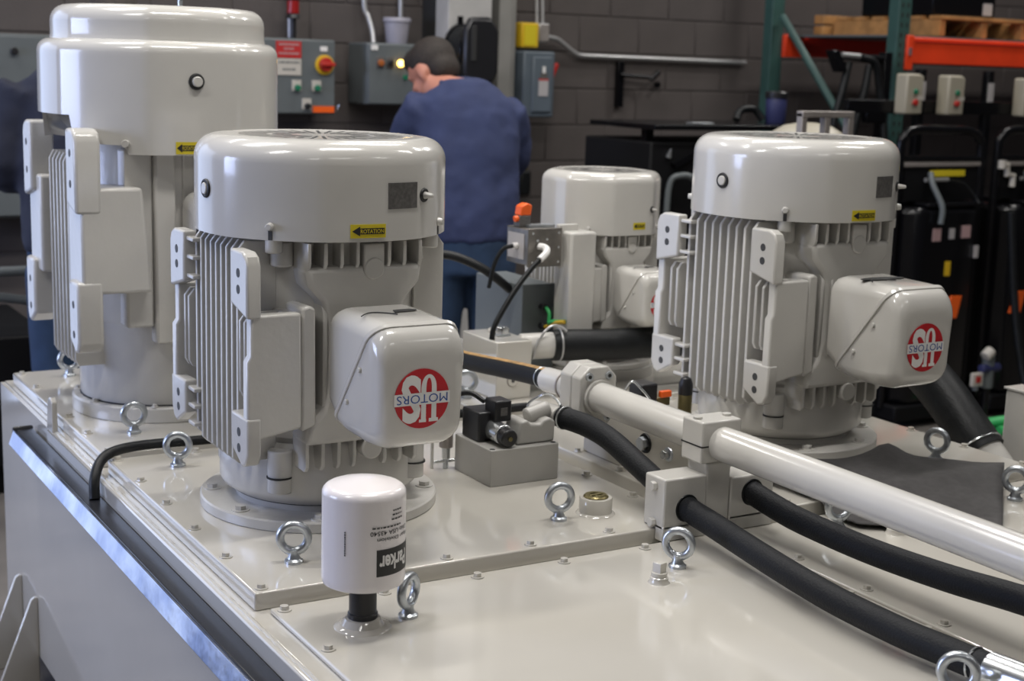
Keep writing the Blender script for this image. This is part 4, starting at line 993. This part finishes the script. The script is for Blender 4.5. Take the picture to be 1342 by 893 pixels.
def cart(x, label, marks):
    t = thing('hose_cart', label, 'equipment cart', (x, 5.0, 0))
    MB().tube(bez([(-.27, 0, .10), (-.27, 0, .6), (-.27, 0, 1.30), (-.25, 0, 1.40), (-.18, 0, 1.435), (0, 0, 1.435), (.18, 0, 1.43), (.25, 0, 1.39), (.275, 0, 1.29), (.275, 0, .6), (.275, 0, .10)]), .022, 12).build('push_frame', M['blackpaint'], t)
    MB().cyl((-.27, 0, 1.30), (.275, 0, 1.295), .016, 12).build('cross_tube', M['blackpaint'], t)
    MB().box((-.25, -.02, 1.262), (.26, .04, 1.282)).build('tray', M['galvframe'], t, bevel=.003)
    b = MB().box((-.24, -.01, 1.10), (.25, .05, 1.255)).build('back_panel', M['blackmatte'], t)
    MB().box((-.075, -.013, 1.215), (.16, -.0095, 1.245)).build('yellow_label', M['yellow'], b)
    d = MB().prism([(-.25, -.04), (-.20, -.10), (.16, -.10), (.24, -.04), (.24, .24), (-.25, .24)], 'z', .12, 1.075).build('cabinet', M['blackpaint'], t, bevel=.03, seg=3)
    MB().box((-.16, -.10, 1.0755), (.22, .22, 1.0945)).build('cabinet_cap', M['blackpaint'], t, bevel=.006)
    for (xx, z, wx, hz, mt) in marks: MB().box((xx - wx/2, -.1035, z - hz/2), (xx + wx/2, -.0995, z + hz/2)).build('sticker', M[mt], d)
    MB().tube(bez([(-.10, -.04, 1.235), (-.11, -.07, 1.18), (-.09, -.12, 1.08), (-.095, -.125, 1.0)]), .014, 10).build('hose', M['greybox'], t)
    MB().cyl((-.12, -.03, 1.20), (.03, -.03, 1.20), .010, 10).build('valve_stem', M['conduit'], t)
    MB().tube(bez([(.03, -.03, 1.20), (.12, -.05, 1.18), (.17, -.08, 1.12), (.18, -.10, 1.09)]), .006, 8).build('thin_hose', M['rubber'], t)
    MB().box((-.27, -.10, .04), (.27, .24, .1195)).build('base', M['blackmatte'], t, bevel=.01)
    for s in (-1, 1): MB().cyl((s*.25, .1, .07), (s*.29, .1, .07), .07, 20).build('wheel', M['rubber'], t, bevel=.01)
    return t
cart(5.32, 'black hose cart with white and red stickers nearest the right motor', [(-.09, .945, .052, .060, 'pink'), (.01, .948, .035, .050, 'stickergrey'), (.105, .955, .058, .060, 'pink'), (.185, .855, .030, .060, 'stickergrey'), (.0, .78, .035, .07, 'yellowbox')])
cart(5.98, 'black hose cart partly out of view beyond the stickered cart', [(-.13, .60, .02, .03, 'stickergrey')])
for (x, lab) in ((5.369, 'orange reflector tag hanging low beside the emblem box'), (5.82, 'orange reflector tag on the second black cart')):
    tag(MB().prism([(-.05, -.055), (.03, -.055), (.055, .055), (-.02, .055)], 'y', 0, .012).build('orange_tag', M['orange'], bevel=.003, loc=(x, 4.885, .59)), lab, 'tag')
vl = thing('valve_cluster', 'white and blue valve fittings low on the black cart', 'valves', (5.53, 4.78, .20))
MB().cyl((0, 0, 0), (0, 0, .16), .03, 16).build('valve_body', M['greybox'], vl, bevel=.004)
MB().cyl((-.06, -.01, .10), (.06, -.01, .10), .022, 14).build('blue_union', M['bluebottle'], vl, bevel=.004)
MB().cyl((-.05, -.02, .16), (-.01, -.02, .19), .028, 14).build('white_cap', M['signwhite'], vl, bevel=.006)
MB().box((-.13, -.03, .02), (-.06, -.01, .085)).build('sign', M['signwhite'], vl, bevel=.003)
MB().box((-.11, -.034, .04), (-.08, -.03, .07)).build('red_mark', M['red'], vl)
MB().cyl((0, 0, -.20), (0, 0, 0), .018, 10).build('stem', M['blackpaint'], vl)
MB().cyl((-.10, -.02, 0), (-.10, -.02, .02), .015, 10).build('lower_stub', M['greybox'], vl)
vw = thing('pipe_fitting', 'small white pipe fitting on the second black cart', 'fitting', (5.75, 4.97, 1.22))
MB().tube([(-.03, 0, .05), (0, 0, .05), (.005, 0, .0), (.05, 0, -.005), (.05, 0, -.06)], .016, 10).build('elbow', M['signwhite'], vw)
MB().cyl((-.035, 0, .03), (-.035, 0, .07), .02, 12).build('cap', M['signwhite'], vw)
gr = tag(MB().tube(bez([(5.46, 4.62, .026), (5.58, 4.60, .03), (5.62, 4.67, .026), (5.54, 4.72, .03), (5.46, 4.69, .05), (5.54, 4.62, .075)]), .025, 10).build('green_hose', M['green']), 'coil of green hose on the floor by the carts', 'hose')
ch = tag(MB().tube(bez([(5.66, 4.84, 1.05), (5.70, 4.80, .6), (5.72, 4.72, .25), (5.72, 4.62, .10), (5.78, 4.56, .05), (5.86, 4.50, .04)]), .020, 12).build('loose_hose', M['rubber']), 'black hose looping down to the floor beside the valves', 'hose')
# black machine between the two motors
bm_ = thing('black_machine', 'low black machine with a work shelf behind the right motor', 'machine', (4.3, 5.4, 0)); o = bm_.location
WP(bm_, MB().box((3.77, 5.22, 0), (4.95, 5.75, 1.365)), 'cabinet', 'blackmatte', bevel=.01)
WP(bm_, MB().box((3.76, 5.18, 1.418), (4.80, 5.70, 1.442)), 'shelf', 'blackpaint', bevel=.004)
for x in (3.80, 4.70): WP(bm_, MB().box((x, 5.3, 1.36), (x + .04, 5.34, 1.42)), 'shelf_leg', 'blackpaint')
WP(bm_, MB().box((3.97, 5.19, 1.4425), (4.09, 5.24, 1.452)), 'steel_rule', 'zinc', bevel=.002)
WP(bm_, MB().tube(bez([(3.86, 5.21, .70), (3.85, 5.19, 1.0), (3.86, 5.19, 1.18), (3.90, 5.17, 1.22), (3.98, 5.16, 1.20), (4.10, 5.15, 1.08)]), .014, 10), 'cable', 'greybox')
WP(bm_, MB().cyl((3.865, 5.215, 1.300), (3.865, 5.20, 1.335), .014, 12, .004), 'indicator', 'zinc')
WP(bm_, MB().prism([(3.88, 1.27), (4.20, 1.41), (4.22, 1.39), (3.90, 1.25)], 'y', 5.2, 5.22), 'stay', 'blackpaint')
bt = thing('plastic_bottle', 'dark blue plastic jar with black lid standing on the black shelf', 'jar', (4.62, 5.40, 1.442))
MB().lathe([(.045, 0), (.048, .004), (.050, .115), (.048, .12)], 28).build('jar_body', M['bluebottle'], bt)
MB().lathe([(.055, .12), (.055, .145), (.05, .15), (.02, .15)], 28).build('jar_lid', M['plasticblack'], bt)
tr = tag(MB().tube(bez([(4.40, 5.42, 1.455), (4.44, 5.44, 1.50), (4.52, 5.44, 1.505), (4.56, 5.42, 1.458)]), .018, 10).build('cable_coil', M['rubber']), 'black bent cable lying on the black shelf beside the blue jar', 'cable')
# grey bracket and white dome behind the right motor cover
gf = thing('lifting_frame', 'grey double loop steel frame standing behind the right motor cover', 'steel frame', (3.57, 3.9, 0)); o = gf.location
for x in (3.462, 3.570, 3.680): WP(gf, MB().box((x - .012, 3.89, 0), (x + .012, 3.92, 1.545)), 'upright', 'galvframe', bevel=.002)
WP(gf, MB().box((3.450, 3.888, 1.530), (3.692, 3.922, 1.552)), 'top_bar', 'galvframe', bevel=.003)
wd = thing('round_tank', 'white domed tank top behind the grey loop frame', 'tank', (3.80, 4.25, 0))
MB().lathe([(.17, 0), (.17, 1.38), (.165, 1.42), (.14, 1.455), (.09, 1.485), (.03, 1.497)], 40).build('shell', M['beige'], wd)
MB().torus((0, 0, 1.40), (0, 0, 1), .170, .006, 40, 6).build('rim', M['beige'], wd)
# black hoses on a hanger
hg = thing('hose_hanger', 'black hanger arm with hoses drooping beside the green brace', 'hose hanger', (5.30, 5.62, 0)); o = hg.location
WP(hg, MB().box((5.50, 5.60, 0), (5.55, 5.65, 1.80)), 'post', 'blackpaint', bevel=.003)
WP(hg, MB().cyl((5.14, 5.62, 1.775), (5.52, 5.62, 1.765), .018, 12), 'arm', 'blackpaint')
WP(hg, MB().cyl((5.20, 5.60, 1.778), (5.32, 5.60, 1.774), .014, 12), 'arm_sleeve', 'conduit')
WP(hg, MB().prism([(5.12, 1.80), (5.17, 1.80), (5.23, 1.70), (5.18, 1.69)], 'y', 5.58, 5.64), 'hook', 'blackpaint', bevel=.006)
for pts in ([(5.26, 5.61, 1.74), (5.22, 5.60, 1.60), (5.18, 5.60, 1.45), (5.16, 5.60, 1.25)], [(5.40, 5.61, 1.73), (5.37, 5.60, 1.60), (5.33, 5.60, 1.45), (5.30, 5.60, 1.25)], [(5.34, 5.61, 1.77), (5.43, 5.60, 1.74), (5.47, 5.60, 1.62), (5.50, 5.58, 1.45), (5.50, 5.55, 1.25)]):
    WP(hg, MB().tube(bez(pts), .020, 10), 'hose', 'rubber')
WP(hg, MB().box((5.36, 5.56, 1.44), (5.50, 5.60, 1.53)), 'junction', 'blackpaint', bevel=.006)
# foreground-left floor clutter behind the tank
fc = thing('tube_cart', 'dark tubular cart behind the tall motor beside the jacketed person', 'cart', (.95, 5.9, 0)); o = fc.location
WP(fc, MB().tube(bez([(.86, 5.60, .62), (.86, 5.60, .75), (.875, 5.60, .83), (.94, 5.60, .86), (1.08, 5.60, .86), (1.22, 5.60, .86)]), .020, 10), 'handle', 'greybox')
WP(fc, MB().tube([(.87, 5.60, .80), (1.22, 5.60, .74)], .018, 10), 'cross_tube', 'greybox')
WP(fc, MB().box((.55, 5.55, .12), (1.25, 6.3, .62)), 'tray', 'blackmatte', bevel=.01)
WP(fc, MB().box((.60, 5.6, 0), (1.2, 6.25, .12)), 'base', 'blackmatte', bevel=.01)
rb = tag(MB().ball((0, 0, 0), .035, .035, .03).build('red_knob', M['red'], loc=(1.06, 5.95, 1.05)), 'red round knob beside the jacketed person', 'knob')
MB().cyl((0, .0, -.42), (0, .0, -.02), .012, 10).build('knob_stem', M['blackpaint'], rb)
wp = tag(MB().box((-.03, -.05, 0), (.03, .05, .90)).build('white_post', M['paint'], bevel=.006, loc=(2.985, 2.44, 0)), 'off white square steel post just beyond the tank corner', 'post')
MB().box((-.034, -.054, .90), (.034, .054, .906)).build('post_cap', M['paint'], wp, bevel=.001)

# ------------------------------------------------------------------ people
def limb(m, pts, rs, n=14):
    m.tube(bez(pts, 4), 1, n, rs=[r for r in interp(rs, 4)]); return m
def interp(rs, k):
    out = []
    for i in range(len(rs) - 1):
        for j in range(k): out.append(rs[i] + (rs[i+1] - rs[i]) * j / k)
    return out + [rs[-1]]
def remesh(o, vox, smooth=8):
    r = o.modifiers.new('Remesh', 'REMESH'); r.mode = 'VOXEL'; r.voxel_size = vox; r.use_smooth_shade = True
    s = o.modifiers.new('Smooth', 'SMOOTH'); s.factor = .5; s.iterations = smooth
def hand(m, wrist, d, side, up):
    """palm and five separate curled fingers; d = pointing direction"""
    d = Vector(d).normalized(); up = Vector(up); sd = d.cross(up).normalized() * side; up = sd.cross(d).normalized() * (1 if side > 0 else -1)
    w0 = Vector(wrist)
    m.tube([w0 - d*.01, w0 + d*.03, w0 + d*.07, w0 + d*.09], 1, 10, rs=[.026, .034, .038, .030])
    for k, (off, L) in enumerate(((-.028, .070), (-.010, .080), (.010, .076), (.027, .060))):
        b = w0 + d*.08 + sd*off; p = [b - d*.02, b + d*L*.4 - up*.004, b + d*L*.75 - up*.02, b + d*L*.85 - up*.042]
        m.tube(bez(p, 3), 1, 8, rs=interp([.0095, .009, .0085, .0075], 3))
    b = w0 + d*.03 - sd*.034; p = [b, b - sd*.02 + d*.02 - up*.008, b - sd*.022 + d*.05 - up*.02]
    m.tube(bez(p, 3), 1, 8, rs=interp([.012, .011, .009], 3))
def person(label, loc, rz, shirtm, legm, lean=0.0, headpos=(0, .05, 1.62), headrot=(0, 0, 0), arms=None, hairm='hair', scale=1.0, shw=.150):
    """local frame: +Y is where the chest faces, x to the person's right, feet on z=0"""
    hp = Vector(headpos)
    body = MB()
    sh_z = 1.43
    def L(z): return lean * max(0, (z - .95)) ** 1.15 / .5
    # trunk inside the clothes, neck
    body.loft([((0, L(.86), .86), .13, .10), ((0, L(1.1), 1.1), .13, .095), ((0, L(1.35), 1.35), .15, .10), ((0, L(1.45), 1.44), .09, .07)])
    nb = Vector((0, L(1.45) - .005, 1.42))
    body.tube(bez([nb, nb * .45 + hp * .55 + Vector((0, -.02, -.03)), hp + Vector((0, -.02, -.05))], 4), 1, 14, rs=interp([.066, .062, .064], 4))
    R_ = Matrix.Rotation(headrot[2], 3, 'Z') @ Matrix.Rotation(headrot[0], 3, 'X') @ Matrix.Rotation(headrot[1], 3, 'Y')
    def H(x, y, z): return hp + R_ @ Vector((x, y, z))
    hd = MB()
    hd.ball(H(0, -.010, .030), .078, .098, .092, 20, 14, R_); hd.ball(H(0, .030, -.045), .060, .066, .078, 18, 12, R_)
    hd.ball(H(0, .062, -.095), .030, .028, .026, 12, 8, R_)                       # chin
    hd.tube([H(0, .090, .012), H(0, .108, -.022), H(0, .098, -.034)], 1, 8, rs=[.009, .015, .012])     # nose
    for s in (-1, 1):
        hd.ball(H(s*.034, .078, .022), .018, .012, .009, 8, 6, R_)                # brow
        hd.ball(H(s*.079, -.004, -.010), .010, .024, .036, 10, 8, R_)             # ear
        hd.ball(H(s*.045, .060, -.030), .022, .020, .020, 8, 6, R_)
    hd.ball(H(0, .088, -.062), .024, .010, .008, 10, 6, R_)                       # lips
    body.add(hd.v, hd.f)
    for s in (-1, 1):
        el, wr, hd_ = arms[0 if s < 0 else 1]
        sp_ = Vector((s*shw, L(sh_z), sh_z - .045))
        limb(body, [sp_, Vector(el), wr], [.040, .038, .028]); hand(body, wr, hd_, s, (0, 0, 1))
        limb(body, [(s*.09, L(.92), .90), (s*.10, .02, .50), (s*.10, -.01, .10)], [.07, .052, .042])
    o = body.build('person', M['skin']); o.location = loc; o.rotation_euler = (0, 0, rz); o.scale = (scale,) * 3; remesh(o, .009, 4)
    tag(o, label, 'person')
    # shirt
    m = MB()
    m.loft([((0, L(.86) + .0, .90), .190, .135), ((0, L(1.0), 1.0), .198, .140), ((0, L(1.12), 1.12), .195, .138), ((0, L(1.25), 1.25), .198, .138), ((0, L(1.34), 1.34), .196, .125), ((0, L(1.40), 1.405), .185, .108), ((0, L(1.44), 1.445), .135, .092), ((0, L(1.47), 1.48), .080, .072)])
    for s in (-1, 1):
        el, wr, _ = arms[0 if s < 0 else 1]; el = Vector(el); wr = Vector(wr)
        sp_ = Vector((s*shw, L(sh_z), sh_z - .050))
        limb(m, [sp_, sp_ * .5 + el * .5 + Vector((s*.012, 0, .01)), el, el * .25 + wr * .75, el * .08 + wr * .92], [.090, .080, .066, .050, .046])
    c = m.build('shirt', M[shirtm], o); remesh(c, .012, 10)
    tx = bpy.data.textures.new('folds', 'CLOUDS'); tx.noise_scale = .13; tx.noise_depth = 2
    dm = c.modifiers.new('Folds', 'DISPLACE'); dm.texture = tx; dm.strength = .030; dm.mid_level = .5; dm.texture_coords = 'LOCAL'
    q = MB().torus((nb.x * .75 + hp.x * .25, (nb.y * .75 + hp.y * .25) - .006, 1.468), (hp.x * .8, -.30 + hp.y * .6, 1), .060, .014, 28, 10); q.build('collar', M[shirtm], o)
    # trousers
    m = MB(); m.loft([((0, L(.80), .78), .165, .125), ((0, L(.9), .90), .180, .132), ((0, L(.96), .97), .175, .128)])
    for s in (-1, 1): limb(m, [(s*.090, L(.85), .84), (s*.098, .02, .48), (s*.10, -.01, .06)], [.098, .078, .066])
    c = m.build('trousers', M[legm], o); remesh(c, .012, 5)
    for s in (-1, 1):
        b = MB(); b.tube(bez([(s*.10, -.045, .045), (s*.10, .04, .045), (s*.105, .14, .035), (s*.105, .19, .03)], 3), 1, 12, rs=interp([.04, .046, .042, .028], 3)); b.cyl((s*.10, -.01, .03), (s*.10, -.01, .13), .048, 14)
        c = b.build('boot', M['shoe'], o)
        for v in c.data.vertices: v.co.z = max(v.co.z, 0)
    # short hair: cap over the back and top of the head
    hm = MB(); hm.ball(H(0, -.020, .042), .084, .098, .090, 24, 16, R_); hm.ball(H(0, -.052, -.012), .070, .060, .066, 20, 12, R_)
    hm.ball(H(0, .030, .078), .066, .062, .048, 18, 10, R_)
    c = hm.build('hair', M[hairm], o); remesh(c, .009, 3)
    return o
# the bent worker (seen from behind, looking down to his left)
person('worker in a blue shirt and trousers bending his head, seen from behind', (2.80, 5.10, 0), -YAW + 14*D2R, 'navy', 'jeans', lean=.10,
       headpos=(-.100, .235, 1.500), headrot=(-36*D2R, 8*D2R, 46*D2R), arms=[((-.215, .20, 1.16), (-.14, .42, 1.12), (.3, 1, -.1)), ((.20, .20, 1.16), (.06, .42, 1.10), (-.3, 1, -.1))], scale=1.09, shw=.140)
person('person in a dark navy jacket half hidden behind the tallest motor', (1.27, 5.05, 0), -14*D2R, 'darkjacket', 'jeans', lean=.06,
       headpos=(.10, .16, 1.56), headrot=(-25*D2R, 0, -25*D2R), arms=[((-.235, .05, 1.14), (-.06, .27, 1.06), (.6, .6, -.1)), ((.245, .04, 1.14), (.16, .28, 1.02), (-.2, 1, -.1))], scale=1.12, shw=.165)
